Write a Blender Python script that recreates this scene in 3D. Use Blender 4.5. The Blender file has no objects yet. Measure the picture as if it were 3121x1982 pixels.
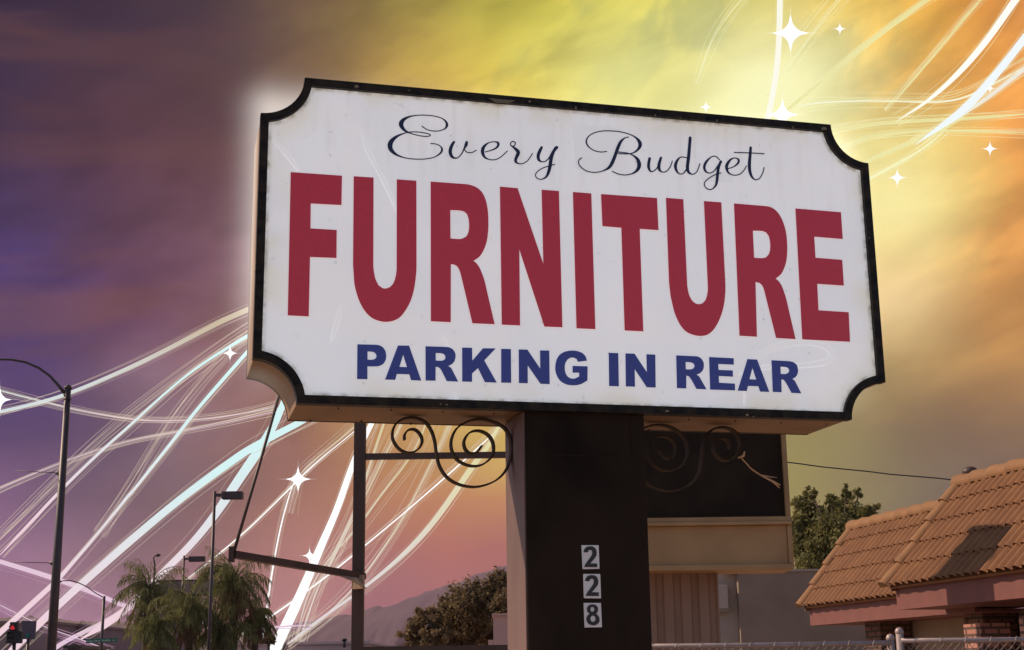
import bpy, bmesh, math, random
from mathutils import Vector, Matrix, noise
R = math.radians
scene = bpy.context.scene
COL = scene.collection

# ------------------------------------------------------------------ camera
CAM_H = 1.6
FPX = 4261.8; PITCH = 0.2423; ROLL = -0.0136
IMG_W, IMG_H, SC = 3121.0, 1982.0, 1.2961        # photo size; SC turns overview units into photo pixels
F_ = Vector((0, math.cos(PITCH), math.sin(PITCH)))
R0 = Vector((1, 0, 0)); U0 = R0.cross(F_)
CR = R0*math.cos(ROLL) + U0*math.sin(ROLL)
CU = -R0*math.sin(ROLL) + U0*math.cos(ROLL)
CPOS = Vector((0, 0, CAM_H))
cd = bpy.data.cameras.new('camera'); cam = bpy.data.objects.new('camera', cd); COL.objects.link(cam)
m4 = Matrix((CR, CU, -F_)).transposed().to_4x4(); m4.translation = CPOS
cam.matrix_world = m4
cd.sensor_width = 36; cd.lens = FPX/IMG_W*36; cd.clip_end = 20000; cd.clip_start = 0.05
scene.camera = cam

# ------------------------------------------------------------------ sky, sun, exposure
scene.view_settings.view_transform = 'Standard'; scene.view_settings.look = 'None'
scene.view_settings.exposure = 0.0; scene.view_settings.gamma = 1
SUN_DIR = Vector((-0.97, 0.24, 0.76)).normalized()
SUN_EL = math.asin(SUN_DIR.z); SUN_AZ = math.atan2(SUN_DIR.x, SUN_DIR.y)
SUN_STR = 4.6; SKY_STR = 0.11
def ray(u, v):                     # overview pixel -> world direction
    return (F_ + CR*((u*SC-IMG_W/2)/FPX) - CU*((v*SC-IMG_H/2)/FPX)).normalized()
def at(u, v, Y):                   # the world point seen at (u, v) at distance Y ahead
    d = ray(u, v); return CPOS + d*(Y/d.y)
def hit(u, v, p0, n):
    d = ray(u, v); return CPOS + d*((p0-CPOS).dot(n)/d.dot(n))
def lin(c):
    return tuple(((x/255)/12.92 if x/255 <= .04045 else ((x/255+.055)/1.055)**2.4) for x in c)

SKY = [(0,0,30,26,58),(300,0,50,40,54),(600,0,76,66,60),(800,0,88,84,62),(1000,0,125,122,58),(1200,20,165,160,62),(1400,40,200,190,66),
 (1500,110,170,165,80),(1600,60,222,208,78),(1720,160,250,238,110),(1900,120,245,222,110),(2050,60,240,190,72),(2250,60,238,166,70),(2408,80,236,150,84),
 (0,250,44,38,76),(200,150,66,48,64),(300,300,86,52,66),(480,330,122,78,78),(600,180,110,82,72),(780,100,175,138,74),(950,150,205,165,78),
 (1100,170,222,190,84),(1350,200,238,218,88),(1550,230,240,230,120),(0,550,56,46,98),(300,500,84,56,78),(540,520,122,84,94),(100,420,90,60,86),
 (0,750,74,58,122),(350,720,108,66,98),(560,700,140,104,110),(0,1000,74,60,106),(300,1000,90,72,98),(430,1005,165,135,145),(600,1000,136,96,88),
 (0,1290,145,105,150),(150,1150,84,70,98),(300,1250,100,86,90),(600,1200,145,102,78),(450,1150,108,86,88),(1450,222,246,236,140),(1600,245,252,247,172),(1780,262,253,249,178),(1900,272,248,240,155),(2085,350,244,234,146),(2112,620,250,224,160),(50,1400,130,95,128),(200,1410,185,140,165),(400,1400,132,100,110),
 (700,1300,185,125,110),(700,1430,200,140,135),(1000,1080,190,140,84),(1120,1030,215,190,90),(900,1150,180,130,76),(1100,1220,200,122,86),(1000,1280,188,110,92),(900,1400,140,84,96),(1100,1360,170,95,90),
 (2000,300,236,225,120),(2120,450,236,216,90),(2300,330,236,160,76),(2250,250,236,178,84),(2330,160,238,158,70),(2408,330,236,148,74),(2180,560,232,180,86),(2330,460,234,158,76),(2408,700,215,148,78),(2400,550,228,158,80),(2200,650,226,172,92),(2250,830,196,150,82),
 (2130,900,160,140,88),(2400,850,190,142,76),(2000,1080,148,138,82),(2150,1080,128,118,80),(2300,1040,112,100,78),(2400,1000,112,96,74),(1900,1130,150,142,72),(2150,1180,100,96,72),(2350,1130,92,84,74),(2400,1300,84,72,66),(1300,1450,120,75,90)]
SKYL = [(u, v) + lin((r, g, b)) for u, v, r, g, b in SKY]
def sky_colour(u, v):
    w = 0; c = [0, 0, 0]
    for p in SKYL:
        d2 = (u-p[0])**2 + (v-p[1])**2
        k = math.exp(-d2/(2*95**2)) + 1e-4*math.exp(-d2/(2*380**2)) + 1e-9
        w += k
        for i in range(3): c[i] += k*p[2+i]
    return tuple(x/w for x in c)
world = bpy.data.worlds.new('World'); scene.world = world; world.use_nodes = True
nt = world.node_tree; nt.nodes.clear()
def N(t, **kw):
    n = nt.nodes.new(t)
    for k, v in kw.items(): setattr(n, k, v)
    return n
def M(op, a, b=None, c=None, clamp=False):
    n = N('ShaderNodeMath', operation=op, use_clamp=clamp)
    for i, x in enumerate((a, b, c)):
        if x is None: continue
        if isinstance(x, (int, float)): n.inputs[i].default_value = x
        else: nt.links.new(x, n.inputs[i])
    return n.outputs[0]
def mixc(f, a, b, blend='MIX'):
    n = N('ShaderNodeMix', data_type='RGBA', blend_type=blend, clamp_factor=True)
    for s, x in ((0, f), (6, a), (7, b)):
        if isinstance(x, (int, float)): n.inputs[s].default_value = x
        elif isinstance(x, tuple): n.inputs[s].default_value = x + (1,)
        else: nt.links.new(x, n.inputs[s])
    return n.outputs[2]
tc = N('ShaderNodeTexCoord'); sep = N('ShaderNodeSeparateXYZ'); nt.links.new(tc.outputs['Generated'], sep.inputs[0])
X, Yy, Z = sep.outputs
az = M('ARCTAN2', X, Yy); el = M('ARCSINE', Z)
def wnoise(scale, detail, sx, sz, rot=0.0, dist=0.0, off=0.0):
    comb = N('ShaderNodeCombineXYZ'); nt.links.new(az, comb.inputs[0]); nt.links.new(el, comb.inputs[1]); comb.inputs[2].default_value = off
    r1 = N('ShaderNodeMapping'); nt.links.new(comb.outputs[0], r1.inputs[0]); r1.inputs['Rotation'].default_value = (0, 0, rot)
    mp = N('ShaderNodeMapping'); nt.links.new(r1.outputs[0], mp.inputs[0]); mp.inputs['Scale'].default_value = (sx, sz, 1)
    n = N('ShaderNodeTexNoise'); nt.links.new(mp.outputs[0], n.inputs['Vector'])
    n.inputs['Scale'].default_value = scale; n.inputs['Detail'].default_value = detail; n.inputs['Distortion'].default_value = dist
    return n.outputs[0]
w1 = wnoise(5, 4, 1, 2.2, off=1.3); w2 = wnoise(6, 5, 1, 2.6, off=7.7)
azw = M('ADD', az, M('MULTIPLY', M('SUBTRACT', w1, .5), .12))
elw = M('ADD', el, M('MULTIPLY', M('SUBTRACT', w2, .5), .055))
AZ0 = 0.46
ramp_in = M('MULTIPLY_ADD', azw, 1/(2*AZ0), .5, clamp=True)
rows = [-60, 40, 140, 260, 400, 560, 740, 900, 1040, 1180, 1320, 1460]
els = [math.asin(ray(1204, v).z) for v in rows]
out = None
for i in range(len(rows)-1, -1, -1):
    e = els[i]
    r = N('ShaderNodeValToRGB'); r.color_ramp.interpolation = 'LINEAR'
    ns = 17
    cr = r.color_ramp
    for k in range(ns):
        a = -.40 + .80*k/(ns-1)
        d = Vector((math.sin(a)*math.cos(e), math.cos(a)*math.cos(e), math.sin(e)))
        q = d/d.dot(F_)
        u = (IMG_W/2 + FPX*q.dot(CR))/SC; v = (IMG_H/2 - FPX*q.dot(CU))/SC
        c = sky_colour(u, v) + (1,)
        pos = a/(2*AZ0)+.5
        if k == 0: s_ = cr.elements[0]; s_.position = pos
        elif k == 1: s_ = cr.elements[1]; s_.position = pos
        else: s_ = cr.elements.new(pos)
        s_.color = c
    nt.links.new(ramp_in, r.inputs[0])
    if out is None: out = r.outputs[0]
    else:
        f = M('DIVIDE', M('SUBTRACT', elw, els[i+1]), els[i]-els[i+1], clamp=True)
        out = mixc(f, out, r.outputs[0])
# wisps of cloud over the colours
c1 = wnoise(6, 5, 1, 3.2, rot=-.25, dist=.6, off=2.0)
c2 = wnoise(16, 8, 1, 2.4, rot=-.45, dist=.4, off=5.0)
cl = M('ADD', M('MULTIPLY', c1, .65), M('MULTIPLY', c2, .35))
hi = N('ShaderNodeMapRange', interpolation_type='SMOOTHSTEP'); nt.links.new(cl, hi.inputs[0]); hi.inputs[1].default_value = .36; hi.inputs[2].default_value = .66
hi.inputs[3].default_value = 0.74; hi.inputs[4].default_value = 1.24
lowfade = N('ShaderNodeMapRange', interpolation_type='SMOOTHSTEP'); nt.links.new(el, lowfade.inputs[0]); lowfade.inputs[1].default_value = .10; lowfade.inputs[2].default_value = .28
gain = M('ADD', M('MULTIPLY', M('SUBTRACT', hi.outputs[0], 1), M('MULTIPLY_ADD', lowfade.outputs[0], .9, .1)), 1)
gc = N('ShaderNodeCombineColor'); [nt.links.new(gain, gc.inputs[i]) for i in range(3)]
out = mixc(1.0, out, gc.outputs[0], 'MULTIPLY')
def ws(x, a, b_):
    n = N('ShaderNodeMapRange', interpolation_type='SMOOTHSTEP'); nt.links.new(x, n.inputs[0]); n.inputs[1].default_value = a; n.inputs[2].default_value = b_; return n.outputs[0]
c3 = wnoise(9, 6, 1, 2.0, rot=-.7, dist=.5, off=11.0)
gap = M('MULTIPLY', M('MULTIPLY', ws(M('MULTIPLY', c3, -1.0), -.50, -.36), ws(el, .33, .42)), M('MULTIPLY', ws(az, -.06, .06), ws(M('MULTIPLY', az, -1.0), -.34, -.24)))
out = mixc(M('MULTIPLY', gap, .6), out, (.27, .31, .12))
c4 = wnoise(5, 4, .8, 3.6, rot=-.2, dist=.5, off=21.0)
wisp = M('MULTIPLY', M('MULTIPLY', ws(c4, .47, .66), ws(el, .16, .26)), M('MULTIPLY', ws(M('MULTIPLY', az, -1.0), .04, .14), 1.0))
out = mixc(M('MULTIPLY', wisp, .42), out, (.20, .085, .060))
def burst(u, v, deg, col_, amt):      # soft glow or dimming painted into the sky, fixed to one direction
    global out
    d_ = ray(u, v); n = N('ShaderNodeVectorMath', operation='DOT_PRODUCT'); nt.links.new(tc.outputs['Generated'], n.inputs[0]); n.inputs[1].default_value = d_
    w_ = M('EXPONENT', M('MULTIPLY', M('SUBTRACT', 1.0, n.outputs['Value']), -2.0/math.radians(deg)**2))
    out = mixc(M('MULTIPLY', M('MULTIPLY', w_, M('MULTIPLY_ADD', c1, 1.2, .45)), amt, clamp=True), out, col_)
burst(1800, 245, 3.4, (1.0, .99, .55), .95); burst(1480, 225, 2.8, (.95, .92, .34), .6); burst(2100, 470, 2.5, (1.0, .90, .40), .75); burst(2120, 700, 1.9, (.97, .74, .38), .5)
burst(640, 260, 5, (.10, .055, .06), .35); burst(330, 120, 7, (.035, .022, .045), .45)
# the ordinary daylight sky everywhere else (beside, above and behind the viewer)
sky = N('ShaderNodeTexSky', sky_type='NISHITA', sun_disc=False, sun_elevation=SUN_EL, sun_rotation=SUN_AZ)
skyc = N('ShaderNodeVectorMath', operation='SCALE'); nt.links.new(sky.outputs[0], skyc.inputs[0]); skyc.inputs[3].default_value = SKY_STR
fa = N('ShaderNodeMapRange', interpolation_type='SMOOTHSTEP'); nt.links.new(M('ABSOLUTE', az), fa.inputs[0]); fa.inputs[1].default_value = .5; fa.inputs[2].default_value = 1.0
fe = N('ShaderNodeMapRange', interpolation_type='SMOOTHSTEP'); nt.links.new(el, fe.inputs[0]); fe.inputs[1].default_value = .55; fe.inputs[2].default_value = 1.0
fo = M('MAXIMUM', fa.outputs[0], fe.outputs[0])
fin = mixc(fo, out, skyc.outputs[0])
bg = N('ShaderNodeBackground'); nt.links.new(fin, bg.inputs[0]); bg.inputs[1].default_value = 1.0
wo = N('ShaderNodeOutputWorld'); nt.links.new(bg.outputs[0], wo.inputs[0])

sd = bpy.data.lights.new('sun', 'SUN'); sd.energy = SUN_STR; sd.angle = R(.5); sd.color = (1.0, .74, .52)
so = bpy.data.objects.new('sun', sd); COL.objects.link(so)
so.rotation_euler = SUN_DIR.to_track_quat('Z', 'Y').to_euler()

# ------------------------------------------------------------------ helpers
MATS = {}
def mat(name, c1, c2=None, scale=8, rough=.6, bump=0, metal=0, spec=.5, lo=.35, hi=.65, detail=6, stretch=(1,1,1), emis=None, estr=0, dist=0.0, spots=None):
    if name in MATS: return MATS[name]
    m = bpy.data.materials.new(name); m.use_nodes = True; t = m.node_tree; b = t.nodes['Principled BSDF']
    b.inputs['Roughness'].default_value = rough; b.inputs['Metallic'].default_value = metal
    b.inputs['Specular IOR Level'].default_value = spec
    c2 = c2 or tuple(x*.8 for x in c1)
    tcn = t.nodes.new('ShaderNodeTexCoord'); mp = t.nodes.new('ShaderNodeMapping'); mp.inputs['Scale'].default_value = stretch
    t.links.new(tcn.outputs['Object'], mp.inputs[0])
    n = t.nodes.new('ShaderNodeTexNoise'); n.inputs['Scale'].default_value = scale; n.inputs['Detail'].default_value = detail; n.inputs['Distortion'].default_value = dist
    t.links.new(mp.outputs[0], n.inputs['Vector'])
    mr = t.nodes.new('ShaderNodeMapRange'); mr.inputs[1].default_value = lo; mr.inputs[2].default_value = hi; t.links.new(n.outputs[0], mr.inputs[0])
    mx = t.nodes.new('ShaderNodeMix'); mx.data_type = 'RGBA'; mx.inputs[6].default_value = c1+(1,); mx.inputs[7].default_value = c2+(1,)
    t.links.new(mr.outputs[0], mx.inputs[0]); last = mx.outputs[2]
    if spots:                       # (colour, scale, threshold)
        n2 = t.nodes.new('ShaderNodeTexNoise'); n2.inputs['Scale'].default_value = spots[1]; n2.inputs['Detail'].default_value = 4
        t.links.new(mp.outputs[0], n2.inputs['Vector'])
        m2 = t.nodes.new('ShaderNodeMapRange'); m2.inputs[1].default_value = spots[2]; m2.inputs[2].default_value = spots[2]+.02; t.links.new(n2.outputs[0], m2.inputs[0])
        x2 = t.nodes.new('ShaderNodeMix'); x2.data_type = 'RGBA'; x2.inputs[7].default_value = spots[0]+(1,); t.links.new(last, x2.inputs[6]); t.links.new(m2.outputs[0], x2.inputs[0]); last = x2.outputs[2]
    t.links.new(last, b.inputs['Base Color'])
    if bump:
        bn = t.nodes.new('ShaderNodeBump'); bn.inputs['Strength'].default_value = bump; bn.inputs['Distance'].default_value = .01
        n3 = t.nodes.new('ShaderNodeTexNoise'); n3.inputs['Scale'].default_value = scale*6; n3.inputs['Detail'].default_value = 8; t.links.new(mp.outputs[0], n3.inputs['Vector'])
        t.links.new(n3.outputs[0], bn.inputs['Height']); t.links.new(bn.outputs[0], b.inputs['Normal'])
    if emis:
        b.inputs['Emission Color'].default_value = emis+(1,); b.inputs['Emission Strength'].default_value = estr
    MATS[name] = m; return m

class MB:
    def __init__(s): s.v = []; s.f = []; s.smooth = []
    def add(s, vs, fs, smooth=False):
        k = len(s.v); s.v += [tuple(v) for v in vs]; s.f += [tuple(i+k for i in f) for f in fs]; s.smooth += [smooth]*len(fs); return s
    def box(s, x0, x1, y0, y1, z0, z1):
        return s.add([(x0,y0,z0),(x1,y0,z0),(x1,y1,z0),(x0,y1,z0),(x0,y0,z1),(x1,y0,z1),(x1,y1,z1),(x0,y1,z1)],
                     [(0,3,2,1),(4,5,6,7),(0,1,5,4),(1,2,6,5),(2,3,7,6),(3,0,4,7)])
    def obox(s, o, ax, ay, az_):     # box from a corner and three edge vectors
        o, a, b, c = map(Vector, (o, ax, ay, az_))
        v = [o, o+a, o+a+b, o+b, o+c, o+a+c, o+a+b+c, o+b+c]
        return s.add(v, [(0,3,2,1),(4,5,6,7),(0,1,5,4),(1,2,6,5),(2,3,7,6),(3,0,4,7)])
    def tube(s, pts, r, n=10, cap=True, flat=1.0, up=None):
        pts = [Vector(p) for p in pts]; rs = r if isinstance(r, (list, tuple)) else [r]*len(pts)
        vs = []; fs = []
        prev = None
        for i, p in enumerate(pts):
            t = (pts[min(i+1, len(pts)-1)] - pts[max(i-1, 0)])
            t = t.normalized() if t.length > 1e-9 else Vector((0,0,1))
            if up is not None: a = t.cross(Vector(up))
            elif prev is not None: a = prev - t*prev.dot(t)
            else: a = t.cross(Vector((0,0,1)) if abs(t.z) < .9 else Vector((1,0,0)))
            if a.length < 1e-6: a = t.cross(Vector((.3,1,.1)))
            a.normalize(); b = t.cross(a).normalized(); prev = a
            for k in range(n):
                q = 2*math.pi*k/n
                vs.append(p + a*math.cos(q)*rs[i] + b*math.sin(q)*rs[i]*flat)
        for i in range(len(pts)-1):
            for k in range(n):
                fs.append((i*n+k, i*n+(k+1)%n, (i+1)*n+(k+1)%n, (i+1)*n+k))
        s.add(vs, fs, True)
        if cap:
            L = len(pts)-1
            k0 = len(s.v)-len(vs)
            s.f.append(tuple(k0+k for k in range(n-1, -1, -1))); s.smooth.append(False)
            s.f.append(tuple(k0+L*n+k for k in range(n))); s.smooth.append(False)
        return s
    def sphere(s, c, r, n=12, m=8, sc=(1,1,1)):
        vs = [(c[0], c[1], c[2]+r*sc[2])]
        for i in range(1, m):
            a = math.pi*i/m
            for k in range(n):
                q = 2*math.pi*k/n
                vs.append((c[0]+r*sc[0]*math.sin(a)*math.cos(q), c[1]+r*sc[1]*math.sin(a)*math.sin(q), c[2]+r*sc[2]*math.cos(a)))
        vs.append((c[0], c[1], c[2]-r*sc[2])); L = len(vs)-1
        fs = [(0, 1+k, 1+(k+1)%n) for k in range(n)]
        for i in range(m-2):
            for k in range(n):
                a = 1+i*n; fs.append((a+k, a+n+k, a+n+(k+1)%n, a+(k+1)%n))
        fs += [(L, 1+(m-2)*n+(k+1)%n, 1+(m-2)*n+k) for k in range(n)]
        return s.add(vs, fs, True)
    def build(s, name, m, parent=None, bevel=0):
        me = bpy.data.meshes.new(name); me.from_pydata(s.v, [], s.f); me.update()
        me.polygons.foreach_set('use_smooth', s.smooth)
        o = bpy.data.objects.new(name, me); COL.objects.link(o); me.materials.append(m)
        if parent: o.parent = parent
        if bevel:
            b = o.modifiers.new('b', 'BEVEL'); b.width = bevel; b.segments = 2; b.limit_method = 'ANGLE'
        return o
def tag(o, label=None, cat=None, group=None, kind=None):
    if label: o['label'] = label
    if cat: o['category'] = cat
    if group: o['group'] = group
    if kind: o['kind'] = kind
    return o
def empty(name, loc=(0,0,0), rz=0):
    o = bpy.data.objects.new(name, None); COL.objects.link(o); o.location = loc; o.rotation_euler = (0,0,rz); o.empty_display_size = .2; return o
def catmull(p, n=8):
    p = [tuple(q) for q in p]; out = []
    for i in range(len(p)-1):
        a, b, c, d = p[max(i-1,0)], p[i], p[i+1], p[min(i+2,len(p)-1)]
        for k in range(n):
            t = k/n
            out.append(tuple(.5*((2*b[j])+(-a[j]+c[j])*t+(2*a[j]-5*b[j]+4*c[j]-d[j])*t*t+(-a[j]+3*b[j]-3*c[j]+d[j])*t**3) for j in range(len(b))))
    out.append(p[-1]); return out

# ------------------------------------------------------------------ the furniture sign
YAW = 0.2531; SX, SY, SZ = 0.2737, 5.0719, 1.6+1.5275
W, H, RX, RY, T = 2.44, 1.2204, .1564, .1538, .3725
sign = tag(empty('pole_sign', (SX, SY, 0), YAW), 'big white furniture store sign with black notched frame on a thick brown pole', 'sign')
lx = Vector((math.cos(YAW), math.sin(YAW), 0)); ly = Vector((-math.sin(YAW), math.cos(YAW), 0)); S0 = Vector((SX, SY, 0))
def sl(sx, sy, y=0.0):           # photo pixel -> sign-local point on the plane at depth y
    p = hit(sx/SC, sy/SC, S0+ly*y, ly) - S0
    return Vector((p.dot(lx), y, p.z))
def warp(x, z):                  # the real cabinet is a little out of square
    a = x/(W/2); b = (z-SZ)/(H/2)
    dz = .0055*max(0, a)*max(0, -b) - .0022*max(0, -a)*max(0, -b)
    return x, z+dz
def outline(inset=0.0, n=12):
    pts = []
    w, h = W/2, H/2
    for cx, cz in ((-1, 1), (-1, -1), (1, -1), (1, 1)):
        rx, rz = RX+inset, RY+inset
        t0 = math.asin(min(1, inset/rz)); t1 = math.acos(min(1, inset/rx))
        arc = [(cx*(w-rx*math.cos(t)), cz*(h-rz*math.sin(t))) for t in [t0+(t1-t0)*k/n for k in range(n+1)]]
        if cx*cz > 0: arc = arc[::-1]
        pts += arc
    # order: TL arc from top to left, BL from left to bottom, BR bottom to right, TR right to top
    return [warp(x, z+SZ) for x, z in pts]
def ring(mb, o1, y1, o2, y2):
    n = len(o1); mb.add([(x, y1, z) for x, z in o1]+[(x, y2, z) for x, z in o2], [(k, (k+1)%n, n+(k+1)%n, n+k) for k in range(n)])
def capface(mb, o, y, flip=False):
    idx = tuple(range(len(o))); mb.add([(x, y, z) for x, z in o], [idx if not flip else idx[::-1]])
m_frame = mat('black_frame', (.010,.009,.010), (.034,.028,.020), 30, .5, bump=.15, spec=.15, spots=((.20,.18,.12), 13, .735))
m_cab = mat('cabinet_paint', (.25,.145,.065), (.18,.10,.045), 5, .55, bump=.1, spots=((.12,.06,.03), 22, .73))
m_rust = mat('dark_edge', (.02,.014,.012), (.05,.03,.02), 20, .6)
FW = .030
mb = MB(); o_out = outline(0); o_in = outline(FW); o_body = outline(.004)
ring(mb, o_out, -.012, o_out, .03); ring(mb, o_in, -.012, o_out, -.012); ring(mb, o_in, .012, o_in, -.012); ring(mb, o_out, .03, o_body, .031)
frame = mb.build('frame', m_frame, sign)
mb = MB(); ring(mb, o_body, .0305, o_body, T-.012); capface(mb, outline(.02), T-.014, True)
mb.build('cabinet', m_cab, sign)
mb = MB(); ring(mb, outline(.0025), T-.013, outline(.0025), T); ring(mb, outline(.0025), T, outline(.02), T); ring(mb, outline(.0025), T-.013, outline(.004), T-.013)
mb.build('back_trim', m_rust, sign)
# face: an acrylic sheet with real grime along the frame
mf = bpy.data.materials.new('acrylic_face'); mf.use_nodes = True; t = mf.node_tree; b = t.nodes['Principled BSDF']
b.inputs['Roughness'].default_value = .28; b.inputs['Specular IOR Level'].default_value = .35
tcn = t.nodes.new('ShaderNodeTexCoord')
def tn(scale, detail=5, stretch=(1,1,1), dist=0, rot=(0,0,0)):
    mp = t.nodes.new('ShaderNodeMapping'); mp.inputs['Scale'].default_value = stretch; mp.inputs['Rotation'].default_value = rot; t.links.new(tcn.outputs['Object'], mp.inputs[0])
    n = t.nodes.new('ShaderNodeTexNoise'); n.inputs['Scale'].default_value = scale; n.inputs['Detail'].default_value = detail; n.inputs['Distortion'].default_value = dist
    t.links.new(mp.outputs[0], n.inputs['Vector']); return n.outputs[0]
def tm(op, a, b_=None, clamp=False):
    n = t.nodes.new('ShaderNodeMath'); n.operation = op; n.use_clamp = clamp
    for i, x in enumerate((a, b_)):
        if x is None: continue
        if isinstance(x, (int, float)): n.inputs[i].default_value = x
        else: t.links.new(x, n.inputs[i])
    return n.outputs[0]
def tr(x, a, b_, c=0, d=1):
    n = t.nodes.new('ShaderNodeMapRange'); n.interpolation_type = 'SMOOTHSTEP'
    for i, v in enumerate((a, b_, c, d)): n.inputs[i+1].default_value = v
    t.links.new(x, n.inputs[0]); return n.outputs[0]
def tmix(f, a, c):
    n = t.nodes.new('ShaderNodeMix'); n.data_type = 'RGBA'
    t.links.new(f, n.inputs[0]) if not isinstance(f, float) else setattr(n.inputs[0], 'default_value', f)
    for s, x in ((6, a), (7, c)):
        if isinstance(x, tuple): n.inputs[s].default_value = x+(1,)
        else: t.links.new(x, n.inputs[s])
    return n.outputs[2]
sp = t.nodes.new('ShaderNodeSeparateXYZ'); t.links.new(tcn.outputs['Object'], sp.inputs[0])
ex = tm('SUBTRACT', W/2-FW, tm('ABSOLUTE', sp.outputs[0])); ez = tm('SUBTRACT', H/2-FW, tm('ABSOLUTE', tm('SUBTRACT', sp.outputs[2], SZ)))
# distance to the notch arcs
cxd = tm('SUBTRACT', W/2, tm('ABSOLUTE', sp.outputs[0])); czd = tm('SUBTRACT', H/2, tm('ABSOLUTE', tm('SUBTRACT', sp.outputs[2], SZ)))
ec = tm('SUBTRACT', tm('SQRT', tm('ADD', tm('MULTIPLY', cxd, cxd), tm('MULTIPLY', czd, czd))), RX+FW)
ed = tm('MINIMUM', tm('MINIMUM', ex, ez), ec)
grime = tm('MULTIPLY', tr(ed, 0.0, .020, 1, 0), tr(tn(26, 6), .3, .75))
col = tmix(tr(tn(2.2, 4), .3, .75), (.82,.83,.86), (.77,.78,.81))
col = tmix(tm('MULTIPLY', tr(tn(3.0, 5, (1.6,1,.5), 1.2), .52, .75), .35), col, (.84,.82,.78))
col = tmix(tm('MULTIPLY', tr(tn(38, 3), .68, .74), .6), col, (.45,.46,.5))
col = tmix(tm('MULTIPLY', tm('MULTIPLY', tr(tn(7, 4, (5,1,.35)), .50, .72), tr(sp.outputs[2], SZ, SZ+H/2, 0, 1)), .38), col, (.60,.57,.50))
col = tmix(tm('MULTIPLY', tr(tn(1.3, 3, (1,1,1.6), 2.0), .50, .62), .30), col, (.86,.84,.80))
col = tmix(tm('MULTIPLY', tm('MULTIPLY', tr(ed, 0.0, .12, 1, 0), tr(tn(3.5, 4), .42, .62)), .40), col, (.66,.58,.36))
col = tmix(tm('MULTIPLY', grime, .85), col, (.22,.20,.14))
t.links.new(col, b.inputs['Base Color'])
t.links.new(tr(tn(4, 5, (1,1,.6), 1.5), .4, .7, .2, .42), b.inputs['Roughness'])
b.inputs['Emission Color'].default_value = (.80,.84,1,1); b.inputs['Emission Strength'].default_value = .43; t.links.new(col, b.inputs['Emission Color'])  # even glow added to brighten the shaded face
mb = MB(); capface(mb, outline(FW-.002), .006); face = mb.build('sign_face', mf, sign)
m_red = mat('red_vinyl', (.36,.030,.048), (.32,.022,.036), 60, .35, lo=.3, hi=.8, emis=(.26,.014,.032), estr=.5)  # faint glow added to lift the red along with the face
m_blue = mat('blue_vinyl', (.035,.050,.22), (.030,.042,.19), 60, .35, emis=(.025,.04,.20), estr=.3)  # weaker glow added to lift the blue
m_navy = mat('navy_vinyl', (.012,.018,.075), (.016,.022,.10), 40, .35)
def polyletter(loops, tr_, m, label, parent, y, ext=.0012, name='letter'):
    cu = bpy.data.curves.new(name, 'CURVE'); cu.dimensions = '2D'; cu.fill_mode = 'BOTH'; cu.extrude = ext
    for lp in loops:
        s_ = cu.splines.new('POLY'); s_.points.add(len(lp)-1); s_.use_cyclic_u = True
        for k, (px, py) in enumerate(lp):
            q = sl(tr_[0]+px*tr_[2], tr_[1]+py*tr_[2], y); s_.points[k].co = (q.x, q.z, 0, 1)
    tmp = bpy.data.objects.new(name, cu); COL.objects.link(tmp)
    dg = bpy.context.evaluated_depsgraph_get(); me = bpy.data.meshes.new_from_object(tmp.evaluated_get(dg))
    bpy.data.objects.remove(tmp); bpy.data.curves.remove(cu)
    for v in me.vertices: v.co = (v.co.x, y - v.co.z, v.co.y)
    me.name = name
    me.materials.clear(); me.materials.append(m)
    o = bpy.data.objects.new(name, me); COL.objects.link(o); o.parent = parent
    if label: o['label'] = label
    return o
def smooth_loop(p, n=5, thr=28):   # round the curved runs, keep the sharp corners
    out = []; L = len(p)
    for i in range(L):
        a, b_, c, d = (Vector(p[(i+k) % L]) for k in (-1, 0, 1, 2))
        e1, e2, e3 = b_-a, c-b_, d-c
        s1 = math.degrees(e1.angle(e2)) < thr; s2 = math.degrees(e2.angle(e3)) < thr
        out.append(tuple(b_))
        if (s1 or s2) and e2.length < 130:
            t1 = (c-a)*.5 if s1 else e2; t2 = (d-b_)*.5 if s2 else e2
            t1 = t1.normalized()*e2.length; t2 = t2.normalized()*e2.length
            for k in range(1, n):
                s = k/n; h1 = 2*s**3-3*s*s+1; h2 = s**3-2*s*s+s; h3 = -2*s**3+3*s*s; h4 = s**3-s*s
                out.append(tuple(b_*h1+t1*h2+c*h3+t2*h4))
    return out
TA = (850, 500, 700/1946); TB = (1480, 550, 640/1919); TC = (2000, 580, 640/1957)
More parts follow.
